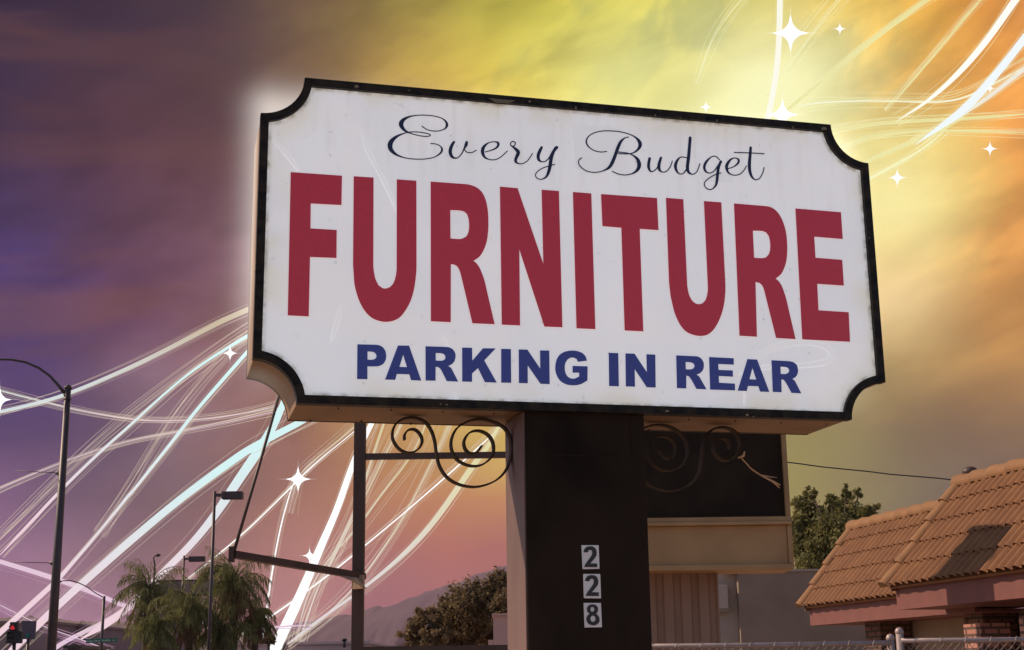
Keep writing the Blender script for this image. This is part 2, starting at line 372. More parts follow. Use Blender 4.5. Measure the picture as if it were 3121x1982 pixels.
BIG = [('F', TA, [[(100,70),(535,100),(530,348),(270,335),(268,547),(490,560),(488,797),(264,788),(253,1292),(75,1283)]]),
 ('first U', TA, [[(634,105),(802,116),(800,850),(806,920),(820,980),(845,1030),(880,1054),(905,1056),(940,1045),(970,1010),(990,950),(998,870),(999,131),(1165,143),(1166,870),(1160,960),(1145,1060),(1120,1150),(1080,1230),(1030,1295),(980,1325),(915,1338),(850,1330),(790,1305),(740,1260),(695,1190),(660,1100),(638,1000),(628,850)]]),
 ('first R', TA, [[(1286,150),(1560,170),(1620,178),(1680,203),(1720,240),(1750,300),(1768,380),(1775,480),(1772,580),(1760,660),(1735,730),(1700,785),(1648,822),(1670,838),(1700,880),(1725,940),(1745,1000),(1828,1358),(1640,1350),(1545,950),(1530,900),(1510,868),(1485,852),(1457,850),(1456,1341),(1288,1333)],
   [(1452,391),(1530,394),(1570,403),(1595,425),(1608,470),(1612,530),(1605,580),(1588,615),(1550,634),(1520,637),(1454,632)]]),
 ('N', TB, [[(131,58),(292,72),(528,765),(512,86),(670,98),(702,1343),(538,1336),(308,628),(315,1326),(148,1319)]]),
 ('I', TB, [[(798,107),(966,120),(1003,1360),(831,1352)]]),
 ('T', TB, [[(1055,126),(1566,162),(1580,455),(1408,443),(1441,1380),(1271,1372),(1241,433),(1068,418)]]),
 ('second U', TC, [[(91,72),(252,85),(288,870),(295,930),(310,985),(335,1030),(365,1055),(398,1063),(430,1055),(458,1025),(475,975),(482,920),(480,860),(445,102),(606,114),(644,870),(643,960),(632,1060),(610,1150),(575,1235),(530,1305),(480,1345),(430,1358),(370,1354),(300,1330),(250,1290),(205,1220),(165,1120),(135,990),(120,860)]]),
 ('second R', TC, [[(725,124),(1010,148),(1070,160),(1120,195),(1160,250),(1190,320),(1210,400),(1220,500),(1220,580),(1212,660),(1195,720),(1165,780),(1112,826),(1140,848),(1170,895),(1195,960),(1215,1030),(1298,1388),(1118,1377),(1010,945),(990,890),(965,865),(925,855),(938,1366),(777,1356)],
   [(900,377),(985,380),(1025,393),(1050,430),(1062,490),(1062,550),(1050,595),(1020,628),(985,634),(912,630)]]),
 ('E', TC, [[(1298,171),(1721,206),(1738,455),(1472,433),(1484,630),(1733,650),(1748,889),(1500,873),(1512,1120),(1793,1138),(1806,1413),(1362,1390)]])]
for nm, tr_, loops in BIG:
    polyletter([smooth_loop(l) for l in loops], tr_, m_red, 'tall red letter, the %s of FURNITURE' % nm, sign, .0035)
TD = (1060, 1020, 800/2408); TE = (1800, 1040, 700/2408)
SMALL = [('P of PARKING', TD, [[(88,90),(250,94),(290,99),(325,120),(346,155),(352,200),(345,240),(325,270),(290,288),(240,293),(180,292),(180,410),(85,408)],[(181,155),(225,158),(250,168),(263,190),(262,210),(248,225),(220,232),(181,230)]]),
 ('A of PARKING', TD, [[(460,101),(562,102),(674,423),(580,418),(565,365),(450,362),(435,416),(342,413)],[(508,185),(543,299),(474,297)]]),
 ('R of PARKING', TD, [[(713,108),(880,113),(930,118),(965,137),(985,170),(988,210),(975,250),(950,275),(920,288),(945,305),(960,330),(1012,432),(908,427),(862,335),(845,310),(825,298),(806,296),(805,424),(714,422)],[(806,170),(860,172),(885,182),(897,205),(890,228),(865,240),(807,239)]]),
 ('K of PARKING', TD, [[(1049,120),(1140,122),(1142,240),(1240,126),(1357,128),(1252,238),(1366,441),(1258,437),(1195,308),(1140,358),(1140,434),(1050,431)]]),
 ('I of PARKING', TD, [[(1407,132),(1496,133),(1499,443),(1408,441)]]),
 ('N of PARKING', TD, [[(1568,137),(1648,139),(1766,315),(1764,146),(1848,147),(1852,455),(1768,452),(1650,282),(1651,447),(1570,445)]]),
 ('G of PARKING', TD, [[(2112,250),(2100,225),(2075,212),(2045,213),(2015,230),(1995,265),(1990,310),(1998,355),(2015,385),(2045,403),(2080,405),(2123,385),(2123,350),(2063,350),(2063,288),(2200,292),(2198,422),(2150,450),(2110,463),(2050,465),(2000,455),(1950,425),(1920,380),(1905,330),(1905,280),(1918,225),(1945,185),(1985,160),(2040,148),(2100,151),(2150,168),(2180,200),(2194,240)]]),
 ('I of IN', TE, [[(190,123),(290,126),(296,474),(195,471)]]),
 ('N of IN', TE, [[(366,129),(460,132),(590,328),(586,138),(678,142),(682,487),(590,484),(462,292),(465,478),(370,475)]]),
 ('first R of REAR', TE, [[(898,150),(1080,158),(1130,165),(1165,190),(1185,230),(1185,280),(1170,315),(1140,340),(1110,352),(1140,375),(1215,506),(1110,501),(1055,400),(1035,372),(1003,360),(1002,496),(906,493)],[(995,220),(1055,223),(1085,240),(1091,262),(1080,285),(1050,297),(998,296)]]),
 ('E of REAR', TE, [[(1243,167),(1500,180),(1501,247),(1338,240),(1341,302),(1490,308),(1492,373),(1343,366),(1346,437),(1512,446),(1515,517),(1254,508)]]),
 ('A of REAR', TE, [[(1645,189),(1745,194),(1873,533),(1778,529),(1760,473),(1650,470),(1636,524),(1543,519)],[(1697,280),(1738,404),(1665,400)]]),
 ('last R of REAR', TE, [[(1897,201),(2070,210),(2125,220),(2160,248),(2174,295),(2170,340),(2150,375),(2115,398),(2140,415),(2208,548),(2108,543),(2045,430),(2025,405),(1999,402),(2002,536),(1911,533)],[(1990,268),(2050,273),(2075,285),(2084,307),(2075,330),(2045,345),(1993,344)]])]
for nm, tr_, loops in SMALL:
    polyletter([smooth_loop(l, 4) for l in loops], tr_, m_blue, 'blue capital letter, the %s' % nm, sign, .0035)
# the script line: each letter is drawn by pen strokes that swell and thin
TG = (1170, 320, 600/2408); TH = (1720, 360, 640/2408)
SCRIPT = [('E of Every', TG, [[(468,262,6),(520,298,9),(580,316,9),(640,321,7),(700,312,10),(750,288,20),(772,248,32),(758,205,24),(710,165,13),(620,138,9),(520,127,8),(420,127,12),(320,142,20),(250,175,38),(215,215,56),(213,250,54),(235,290,40),(275,325,26),(340,352,12),(430,376,8),(510,386,7),(560,380,9),(568,366,9),(530,350,8),(450,336,8),(360,330,9),(280,340,11),(190,370,24),(120,415,44),(80,470,60),(80,530,56),(115,580,40),(180,622,22),(280,652,12),(400,664,9),(520,660,9),(620,638,12),(690,592,22),(712,545,26),(690,505,14),(640,480,8),(575,472,5)]]),
 ('v of Every', TG, [[(858,455,30),(840,480,36),(818,530,42),(812,580,42),(830,630,36),(865,650,22),(905,645,14),(950,600,16),(980,540,20),(1005,490,40),(1012,458,34)],[(985,545,14),(1010,575,12),(1050,585,9),(1090,578,9),(1130,555,7)]]),
 ('first e of Every', TG, [[(1240,575,12),(1300,560,14),(1370,530,22),(1400,490,30),(1390,460,26),(1340,452,10),(1280,465,16),(1230,505,34),(1208,550,42),(1212,600,38),(1240,645,24),(1300,670,12),(1370,668,10),(1440,630,10),(1510,565,8)]]),
 ('r of Every', TG, [[(1590,515,12),(1555,498,14),(1550,470,14),(1575,447,14),(1605,460,16),(1605,485,14),(1588,505,14)],[(1560,500,14),(1600,530,30),(1640,570,44),(1640,600,44),(1618,650,38),(1612,690,34),(1640,715,18),(1690,720,10),(1750,690,10),(1790,640,10),(1818,595,8)]]),
 ('y of Every', TG, [[(1930,520,32),(1905,570,40),(1888,620,40),(1895,670,34),(1930,695,16),(1975,690,14),(2020,650,18),(2060,590,30),(2100,535,42),(2115,520,38)],[(2075,575,34),(2048,650,42),(2032,750,42),(2015,820,38),(1985,880,26),(1930,910,14),(1880,900,12),(1855,865,12),(1870,825,12),(1930,780,10),(2010,750,10),(2088,728,8)]]),
 ('B of Budget', TH, [[(485,383,6),(420,390,10),(340,372,9),(275,325,16),(252,270,18),(275,215,14),(340,172,9),(430,150,8),(530,148,8),(640,158,8),(750,188,12),(820,225,20),(862,275,40),(868,320,40),(840,365,26),(790,400,16),(720,412,8),(620,408,6)],[(620,390,6),(720,402,10),(790,430,18),(840,475,36),(858,530,46),(848,580,40),(800,628,22),(720,652,9),(630,645,7),(552,612,5)],[(735,218,6),(690,232,16),(645,275,32),(615,340,38),(590,410,38),(555,500,40),(520,560,34),(470,595,20),(400,618,9),(320,622,8),(240,600,8),(180,550,8),(162,505,8),(175,475,7),(200,458,6)]]),
 ('u of Budget', TH, [[(978,465,32),(968,520,34),(968,570,32),(990,612,18),(1030,605,12),(1065,570,14),(1090,510,22),(1108,458,30)],[(1100,480,32),(1085,540,36),(1090,590,32),(1120,618,14),(1170,612,10),(1215,560,9),(1238,495,8)]]),
 ('d of Budget', TH, [[(1400,455,10),(1340,448,12),(1300,480,26),(1275,540,36),(1285,600,28),(1320,640,14),(1365,635,14),(1400,590,18)],[(1443,228,34),(1435,330,36),(1425,450,38),(1412,560,38),(1425,620,30),(1470,645,12),(1520,615,10),(1555,525,8)]]),
 ('g of Budget', TH, [[(1780,480,12),(1740,443,8),(1690,445,12),(1630,500,28),(1605,560,30),(1620,610,24),(1665,632,12),(1715,610,14),(1760,550,16),(1795,500,18)],[(1795,500,30),(1770,560,34),(1758,640,34),(1750,720,32),(1735,775,24),(1690,818,12),(1640,812,10),(1608,775,11),(1612,735,11),(1660,690,10),(1730,650,9),(1795,630,7)]]),
 ('e of Budget', TH, [[(1880,580,9),(1940,560,14),(1990,520,24),(1998,480,24),(1960,458,12),(1910,475,22),(1868,530,36),(1862,580,32),(1885,630,20),(1940,655,10),(2010,645,9),(2060,600,8),(2088,550,7)]]),
 ('t of Budget', TH, [[(2137,340,30),(2130,430,34),(2122,540,38),(2130,620,34),(2155,680,24),(2195,708,12),(2240,690,10),(2275,630,9),(2292,568,7)],[(1950,395,7),(2120,400,9),(2290,410,8)]])]
def pen(mb, st, tr_, y0):
    st = [(a, b_, max(c, 13 if tr_[2] < 1 else 3)) for a, b_, c in catmull(st, 7)]; n = len(st); vs = []; fs = []
    for i, (x, y, w) in enumerate(st):
        a = st[max(i-1, 0)]; c = st[min(i+1, n-1)]
        d = Vector((c[0]-a[0], c[1]-a[1])); d.normalize(); nn = Vector((-d.y, d.x))*(w*.5)
        yy = y0 - .0012*i/n
        for s_ in (1, -1):
            q = sl(tr_[0]+(x+nn.x*s_)*tr_[2], tr_[1]+(y+nn.y*s_)*tr_[2], yy); vs.append(q)
    for i in range(n-1): fs.append((2*i, 2*i+1, 2*i+3, 2*i+2))
    mb.add(vs, fs)
    for e, sgn in ((0, -1), (n-1, 1)):       # rounded ends
        x, y, w = st[e]
        a = st[max(e-1, 0)] if e else st[0]; c = st[e] if e else st[1]
        ang = math.atan2(c[1]-a[1], c[0]-a[0]) + (0 if sgn > 0 else math.pi)
        yy = y0 - .0012*e/n
        q = [sl(tr_[0]+(x+math.cos(ang-math.pi/2+math.pi*k/8)*w/2)*tr_[2], tr_[1]+(y+math.sin(ang-math.pi/2+math.pi*k/8)*w/2)*tr_[2], yy) for k in range(9)]
        mb.add(q, [tuple(range(9))])
for nm, tr_, sts in SCRIPT:
    mb = MB()
    for k, st in enumerate(sts): pen(mb, st, tr_, .0045-.0016*k)
    o = mb.build('letter', m_navy, sign); o['label'] = 'dark blue script letter, the %s' % nm
# chipped paint on the frame, an old sticker ghost and painted reflections on the acrylic
m_chip = mat('bare_metal_chip', (.24,.21,.13), (.16,.13,.08), 60, .6)
rnd_ = random.Random(77)
for u, v, a, b_ in ((838,204,9,6),(1183,237,34,6),(1246,239,5,4),(1354,254,4,6),(1541,271,3,5),(1686,284,3,5),(1865,300,3,5),(1938,303,10,5),(962,213,3,2),(1600,277,2,2),(1036,951,4,3),(1050,952,5,3),(1569,967,8,4),(1757,976,6,5),(1772,980,3,3),(600,640,2,5),(2044,560,2,4)):
    n = 9; pts = [(u+a*.8*math.cos(2*math.pi*k/n)*rnd_.uniform(.6,1), v+b_*.8*math.sin(2*math.pi*k/n)*rnd_.uniform(.6,1)) for k in range(n)]
    if a > 20: pts = [(1148,231),(1212,237),(1196,243),(1168,242)]
    polyletter([pts], (0,0,SC), m_chip, None, sign, -.0128, .0004, 'paint_chip')
m_ghost = mat('sticker_ghost', (.76,.765,.79), (.81,.82,.84), 14, .4, emis=(.78,.79,.81), estr=.41)  # glow matched to the one added on the face
m_reflection = mat('painted_reflection', (.84,.84,.83), (.80,.80,.80), 6, .5, emis=(.83,.84,.86), estr=.43)  # pale glowing tone, stands for reflections on the acrylic
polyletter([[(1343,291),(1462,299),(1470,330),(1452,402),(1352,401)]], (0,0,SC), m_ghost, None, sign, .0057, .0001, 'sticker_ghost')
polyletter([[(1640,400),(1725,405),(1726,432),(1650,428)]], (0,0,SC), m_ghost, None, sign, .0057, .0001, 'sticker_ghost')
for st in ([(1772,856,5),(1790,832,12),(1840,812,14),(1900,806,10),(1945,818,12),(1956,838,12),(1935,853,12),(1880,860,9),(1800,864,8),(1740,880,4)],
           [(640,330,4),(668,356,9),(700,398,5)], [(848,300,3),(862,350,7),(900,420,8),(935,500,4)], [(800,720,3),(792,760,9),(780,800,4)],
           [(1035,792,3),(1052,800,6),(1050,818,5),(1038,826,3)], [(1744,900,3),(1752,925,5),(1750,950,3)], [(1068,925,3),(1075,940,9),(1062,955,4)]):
    mb = MB(); pen(mb, st, (0,0,SC), .0056); mb.build('painted_reflection', m_reflection, sign)  # reflection streaks painted as pen strokes
# pole
m_pole = mat('pole_paint', (.012,.008,.006), (.034,.022,.015), 2.2, .75, spec=.12, dist=.6, bump=.25, stretch=(1,1,.5), spots=((.10,.055,.03), 45, .79))
pl = sl(1239.5*SC, 1300*SC, .012).x; pr = sl(1526*SC, 1300*SC, .012).x
PD = .29
mb = MB(); mb.box(pl, pr, .012, PD, 0, SZ-H/2+.02); pole = mb.build('pole', m_pole, sign, bevel=.004)
m_side = mat('pole_paint_lit', (.16,.095,.085), (.12,.07,.06), 4, .55, bump=.2, stretch=(1,1,.4))  # paler copy of the pole paint, sunlight put into its colour
mb = MB(); mb.box(pl-.006, pl-.0005, .018, PD-.004, 0, SZ-H/2); mb.build('lit_side', m_side, sign)  # thin sheet added to show the sunlit left side of the pole
m_seam = mat('seam', (.030,.019,.013), None, 30, .8, spec=.1)
mb = MB(); zs = SZ-H/2-.16
mb.box(pl+.04, pr-.10, .0095, .0119, zs, zs+.004); mb.box(pr-.055, pr-.051, .0095, .0119, zs, SZ-H/2+.01)
mb.build('access_panel', m_seam, sign)
# number plates
m_plate = mat('white_plate', (.82,.83,.83), (.78,.79,.80), 30, .4); m_dig = mat('black_digit', (.022,.022,.024), None, 30, .4)
TF = (1740, 1640, 140/714)
two = [(197,222),(205,190),(225,155),(260,135),(305,130),(355,140),(385,170),(400,215),(398,265),(380,300),(350,340),(300,395),(410,398),(408,455),(210,452),(215,430),(245,380),(290,320),(325,265),(333,225),(325,195),(300,187),(275,195),(262,225)]
def off(p, dx, dy): return [(x+dx, y+dy) for x, y in p]
eight = [(335,1033),(385,1043),(415,1075),(422,1115),(412,1152),(392,1180),(425,1210),(444,1255),(440,1305),(410,1340),(370,1358),(325,1355),(275,1335),(247,1290),(242,1240),(262,1205),(290,1180),(262,1150),(250,1110),(260,1070),(290,1042)]
def ell(cx, cy, rx, ry, n=18): return [(cx+rx*math.cos(2*math.pi*k/n), cy+ry*math.sin(2*math.pi*k/n)) for k in range(n)]
for dig, pts, loops in (('upper 2', [(163,113),(430,113),(443,480),(190,486),(180,478)], [two]),
                   ('middle 2', [(197,560),(446,560),(455,572),(468,940),(214,938),(200,925),(190,570)], [off(two, 24, 448)]),
                   ('8', [(197,1010),(465,1010),(482,1388),(212,1392)], [eight, ell(334,1110,30,38), ell(343,1256,40,48)])):
    p = polyletter([pts], TF, m_plate, 'white number plate bearing the %s' % dig, sign, .0095, .0015, 'number_plate')
    polyletter([smooth_loop(l, 4, 40) for l in loops], TF, m_dig, 'black numeral, the %s' % dig, p, .0068, .0006, 'digit')
# scrolls of flat bar under the cabinet
m_iron = mat('wrought_iron', (.022,.013,.008), (.055,.032,.016), 25, .65, bump=.3, spec=.2)
SCR = [(1018,345),(1017,318),(1038,290),(1075,288),(1106,318),(1115,360),(1090,400),(1042,418),(990,398),(955,350),(950,300),(972,252),(1015,226),(1075,222),(1130,245),(1165,290),(1185,350),(1195,420),(1212,490),(1250,550),(1310,590),(1390,608),(1460,600),(1530,570),(1580,520),(1605,460),(1613,400),(1605,330),(1570,275),(1500,240),(1430,230),(1370,242),(1310,280),(1280,340),(1280,400),(1310,455),(1370,487),(1430,490),(1480,465),(1512,420),(1510,360),(1480,315),(1430,294),(1380,305),(1350,350),(1355,395),(1385,422),(1420,415),(1448,378)]
ys = .19
sc_l = [sl(700+x*900/1654, 1150+y*900/1654, ys) for x, y in SCR]
top = max(q.z for q in sc_l); zb = SZ-H/2
sc_l = [Vector((q.x, q.y, q.z+(zb-.003-top))) for q in sc_l]
pm = (pl+pr)/2
dxs = (pl-.008) - max(q.x for q in sc_l)
sc_l = [q+Vector((dxs if dxs < 0 else 0, 0, 0)) for q in sc_l]
def strip(pts, wy, th):
    pts = [Vector(p) for p in catmull(pts, 5)]; mb = MB(); n = len(pts); vs = []; fs = []
    for i, p in enumerate(pts):
        t_ = (pts[min(i+1,n-1)]-pts[max(i-1,0)]).normalized(); nn = Vector((-t_.z, 0, t_.x))*th/2
        vs += [p+nn+Vector((0,-wy/2,0)), p+nn+Vector((0,wy/2,0)), p-nn+Vector((0,wy/2,0)), p-nn+Vector((0,-wy/2,0))]
    for i in range(n-1):
        for k in range(4): fs.append((4*i+k, 4*i+(k+1)%4, 4*i+4+(k+1)%4, 4*i+4+k))
    fs += [(0,3,2,1), tuple(4*(n-1)+k for k in range(4))]
    return mb.add(vs, fs)
o = strip(sc_l, .034, .006).build('scroll', m_iron, sign); o['label'] = 'dark scroll against the bright sky'
sc_r = [Vector((2*pm-q.x, q.y, q.z)) for q in sc_l]
o = strip(sc_r, .034, .006).build('scroll', m_iron, sign); o['label'] = 'scroll in front of the dark panel'
for k in range(11):
    x = -W/2+.24+k*.19
    for rx_, ry_, rr_ in ((x, .33-.02*(k%2), .0045), (x+.07, .06, .0035)):
        if rx_ < W/2-.17: mb = MB(); mb.sphere((rx_, ry_, zb-.003), rr_, 6, 4); mb.build('rivet', m_rust, sign)
# tattered strap tied to the right scroll
m_strap = mat('pale_strap', (.62,.42,.24), (.45,.28,.15), 40, .7)
st = [sl((1157.3+.3946*x)*SC, (925.9+.3946*y)*SC, ys-.02) for x, y in ((1497,365),(1488,385),(1515,415),(1545,448),(1600,485),(1660,515),(1715,545))]
def L2W(p): return S0 + lx*p.x + ly*p.y + Vector((0,0,p.z))
stw = [L2W(p) for p in st]; mb = MB()
mb.tube(catmull(stw, 4), [.0045]*12+[.006]*13, 6, flat=.4)
mb.tube([stw[4], stw[5]+Vector((.0,0,.012)), stw[6]+Vector((-.01,0,.03))], [.003,.002,.001], 5)
mb.tube([stw[4], stw[5]+Vector((.01,0,-.008)), stw[6]+Vector((-.002,0,-.012))], [.004,.004,.002], 5)
a = stw[0]; mb.tube([a+Vector((-.022,0,-.012)), a+Vector((0,0,-.004)), a+Vector((.006,0,.014))], [.003,.006,.003], 6)
tag(mb.build('strap', m_strap), 'frayed pale strap tied to the right iron scroll under the sign', 'strap')
# soft halo behind the cabinet
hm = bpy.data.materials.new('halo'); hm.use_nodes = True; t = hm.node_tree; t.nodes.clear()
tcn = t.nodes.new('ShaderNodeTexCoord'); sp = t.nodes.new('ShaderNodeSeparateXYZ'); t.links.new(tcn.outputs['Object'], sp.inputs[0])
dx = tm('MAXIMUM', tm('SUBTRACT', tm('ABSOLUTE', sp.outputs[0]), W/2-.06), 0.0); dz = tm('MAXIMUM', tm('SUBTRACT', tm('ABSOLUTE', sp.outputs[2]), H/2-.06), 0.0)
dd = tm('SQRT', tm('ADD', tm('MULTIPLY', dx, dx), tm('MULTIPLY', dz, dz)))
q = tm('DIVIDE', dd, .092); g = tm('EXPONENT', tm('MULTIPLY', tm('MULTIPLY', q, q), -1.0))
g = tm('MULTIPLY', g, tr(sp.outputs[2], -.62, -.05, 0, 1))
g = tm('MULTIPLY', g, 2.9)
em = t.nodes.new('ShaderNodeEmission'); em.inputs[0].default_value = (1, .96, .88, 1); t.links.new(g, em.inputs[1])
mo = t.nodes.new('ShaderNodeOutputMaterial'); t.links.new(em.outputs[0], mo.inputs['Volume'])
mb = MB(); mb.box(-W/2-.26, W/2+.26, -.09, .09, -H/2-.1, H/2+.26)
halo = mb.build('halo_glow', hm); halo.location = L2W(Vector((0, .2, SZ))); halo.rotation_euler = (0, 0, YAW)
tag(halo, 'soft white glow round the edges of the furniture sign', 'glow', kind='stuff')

# ------------------------------------------------------------------ ground and streets
m_gr = mat('dry_ground', (.34,.24,.17), (.27,.19,.13), .4, .95, bump=.3)
mb = MB(); mb.add([(-4000,-4000,0),(4000,-4000,0),(4000,4000,0),(-4000,4000,0)], [(0,1,2,3)]); tag(mb.build('ground', m_gr), kind='structure')
m_as = mat('asphalt', (.055,.052,.05), (.04,.04,.04), 3, .9, bump=.4)
mb = MB(); mb.box(-26,-9,-40,400,.004,.008); tag(mb.build('road', m_as), kind='structure')
m_pv = mat('pavement', (.34,.31,.28), (.28,.26,.23), 2, .9, bump=.2)
mb = MB(); mb.box(-9,-6,-40,400,.002,.14); tag(mb.build('pavement', m_pv), kind='structure')
mb = MB()
for k in range(50): mb.box(-17.6,-17.45,-30+k*8,-26+k*8,.012,.014)
tag(mb.build('road_markings', mat('road_paint', (.7,.55,.1), None, 6, .7)), kind='structure')

# ------------------------------------------------------------------ steel sign frame with the light arm
m_steel = mat('brown_steel', (.045,.026,.022), (.08,.045,.035), 6, .55, bump=.15, stretch=(1,1,.3))
YF = 9.5
fr = tag(empty('steel_frame', tuple(at(840,1500,YF).xy)+(0,)), 'brown steel post and rails of an empty frame left of the thick pole', 'frame')
def part(mbx, name, m, parent, **k):       # world-space geometry under a placed root
    off_ = Vector(parent.location); rz = parent.rotation_euler.z
    Mi = Matrix.Rotation(-rz, 3, 'Z')
    mbx.v = [tuple(Mi @ (Vector(v)-off_)) for v in mbx.v]
    return mbx.build(name, m, parent, **k)
def pbox(u0, v0, u1, v1, Y, dpt, u2=None, u3=None):   # box whose front spans two opposite corners
    a = at(u0, v0, Y); b_ = at(u1, v1, Y); return (a.x, b_.x, Y, Y+dpt, b_.z, a.z)
pw = at(854, 1200, YF).x-at(827, 1200, YF).x; px0 = at(829, 1250, YF).x
mb = MB(); mb.box(px0, px0+pw, YF, YF+pw, 0, at(840, 860, YF).z); part(mb, 'post', m_steel, fr, bevel=.003)
z1, z0 = at(1000,1064,YF).z, at(1000,1078,YF).z
mb = MB(); mb.box(px0+pw, at(1260,1072,YF).x, YF+.01, YF+.05, z0, z1); part(mb, 'crossbar', m_steel, fr)
z1, z0 = at(1000,1519,YF).z, at(1000,1532,YF).z
mb = MB(); mb.box(px0+pw, at(1260,1525,YF).x, YF+.01, YF+.05, z0, z1); part(mb, 'bottom_rail', m_steel, fr)
ytop = at(840, 862, YF)
A0 = at(852,1354,YF+.04); A1 = at(547,1302,8.3)
mb = MB(); d = (A1-A0).normalized(); sd_ = d.cross(Vector((0,0,1))).normalized(); up_ = sd_.cross(d)
mb.obox(A0-up_*.026-sd_*.03, (A1-A0), sd_*.05, up_*.042); arm = part(mb, 'light_arm', m_steel, fr)
B0 = A0+(A1-A0)*.06; m_shade = mat('lamp_shade_paint', (.50,.36,.24), (.3,.18,.12), 12, .6)
mb = MB()
vsx = [B0-sd_*.02-up_*.024, B0+(A1-A0)*.17-sd_*.02-up_*.03, B0+(A1-A0)*.13-sd_*.09-up_*.062, B0-(A1-A0)*.0-sd_*.09-up_*.10]
vsy = [v+up_*.006 for v in vsx]
mb.add(vsx+vsy, [(0,3,2,1),(4,5,6,7),(0,1,5,4),(1,2,6,5),(2,3,7,6),(3,0,4,7)])
mb.obox(B0-up_*.095-sd_*.06-d*.02, d*.02, sd_*.08, up_*.09)
part(mb, 'lamp_shade', m_shade, fr)
mb = MB(); T0 = at(662,910,8.9); mb.tube([A1+Vector((0,0,-.02)), (A1+T0)/2+Vector((.004,0,0)), T0], .011, 6); mb.tube([T0, ytop+Vector((0,0,-.02))], .011, 6)
part(mb, 'guy_rod', m_steel, fr)
mb = MB(); mb.obox(A1-Vector((.02,.02,.05)), (.03,0,0), (0,.04,0), (0,0,.09)); part(mb, 'end_bracket', m_steel, fr)

# ------------------------------------------------------------------ cream sign box with dark panel, siding, stucco building
m_cream = mat('cream_metal', (.42,.26,.12), (.34,.205,.095), 3, .55, bump=.1, spots=((.2,.12,.07), 30, .76))
m_dark = mat('dark_panel', (.017,.012,.008), (.026,.018,.011), 5, .7, spec=.15)
YC = 10.2; rot_c = -.02
def fp(u, v, Y): q = at(u, v, Y); return q
cb = tag(empty('cream_sign_box', tuple(at(1600,1500,YC).xy)+(0,)), 'cream metal sign box with a blank dark panel behind the thick pole', 'sign box')
x0 = at(1275,1200,YC).x; xr = at(1862,1250,YC).x
zt = at(1850,960,YC).z; zl1 = at(1700,1213,YC).z; zl0 = at(1700,1236,YC).z; zb1 = at(1700,1328,YC).z; zb0 = at(1700,1341,YC).z
xi = at(1846,1150,YC).x
mb = MB(); mb.box(x0, xi, YC+.05, YC+.06, zl1, zt-.05); part(mb, 'dark_panel', m_dark, cb)
mb = MB(); mb.box(x0-.03, xr, YC+.062, YC+.45, zb0, zt); part(mb, 'cabinet', m_cream, cb)
mb = MB(); mb.box(xi, xr, YC, YC+.06, zl0+.003, zt); mb.box(x0-.03, xi, YC+.0, YC+.06, zt-.05, zt)
mb.box(xi+.012, xi+.018, YC-.006, YC, zl0+.01, zt); part(mb, 'side_trim', m_cream, cb, bevel=.003)
mb = MB(); mb.box(x0-.03, xr, YC-.035, YC+.06, zl0, zl0+.025); mb.box(x0-.03, xr, YC-.012, YC+.06, zl0+.027, zl1-.012)
part(mb, 'ledge', m_cream, cb, bevel=.003)
mb = MB(); mb.box(x0-.03, xr-.035, YC+.012, YC+.06, zb1, zl0-.002); part(mb, 'fascia_board', m_cream, cb)
mb = MB(); mb.box(x0-.03, xr, YC-.02, YC+.06, zb0, zb1-.002); mb.box(xr-.033, xr, YC-.01, YC+.06, zb1, zl0-.003); part(mb, 'bottom_trim', m_cream, cb, bevel=.003)
# corrugated siding
m_sid = mat('siding_paint', (.30,.19,.145), (.25,.155,.115), 4, .6, bump=.15, stretch=(1,1,.3))
YS = 10.5; mb = MB(); xs0 = at(1480,1420,YS).x; xs1 = at(1691,1420,YS).x; prof = []
x = xs0; k = 0
while x < xs1:
    prof += [(x, 0), (x+.065, 0), (x+.078, .022), (x+.118, .022)]; x += .13
prof = [(min(a, xs1), b_) for a, b_ in prof]
zz = zb0+.02; n = len(prof)
mb.add([(a, YS+b_, 0) for a, b_ in prof]+[(a, YS+b_, zz) for a, b_ in prof], [(k, k+1, n+k+1, n+k) for k in range(n-1)])
mb.box(xs0, xs1, YS+.03, YS+.12, 0, zz)
sid = mb.build('metal_siding', m_sid); tag(sid, 'ribbed metal wall panel under the cream sign box', 'wall panel')
# stucco building
m_st = mat('stucco', (.27,.20,.155), (.22,.16,.12), 1.2, .9, bump=.5)
m_lite = mat('light_stucco', (.40,.33,.28), (.33,.27,.23), 2, .85, bump=.3)
YB = 30.0
sb = tag(empty('stucco_building', tuple(at(1850,1500,YB).xy)+(0,)), 'low grey stucco building beside the tiled roof house', 'building')
zt = at(1850,1341,YB).z; mb = MB(); xl = at(1740,1450,YB).x; xr_ = at(2130,1450,YB).x
mb.box(xl, xr_, YB, YB+6, 0, zt-.03); part(mb, 'wall', m_st, sb)
mb = MB(); mb.box(xl-.25, xr_, YB-.03, YB+6.1, zt-.028, zt+.015); part(mb, 'roof', m_lite, sb)
mb = MB(); xq = at(1660,1450,YB+.3).x; mb.box(xq, xl-.002, YB+.28, YB+6, 0, zt-.032); part(mb, 'wall', m_lite, sb)['label'] = 'paler set back strip of wall'
Pm = at(1706,1403,YB-.12); mb = MB(); s_ = YB/3288
mb.box(Pm.x-15*s_, Pm.x+9*s_, YB+.06, YB+.28, Pm.z-27*s_, Pm.z+27*s_); mbx = part(mb, 'electric_box', m_lite, sb, bevel=.01)
mb = MB(); mb.box(Pm.x-17*s_, Pm.x+11*s_, YB+.05, YB+.28, Pm.z-34*s_, Pm.z-27.5*s_); part(mb, 'box_base', m_st, sb)
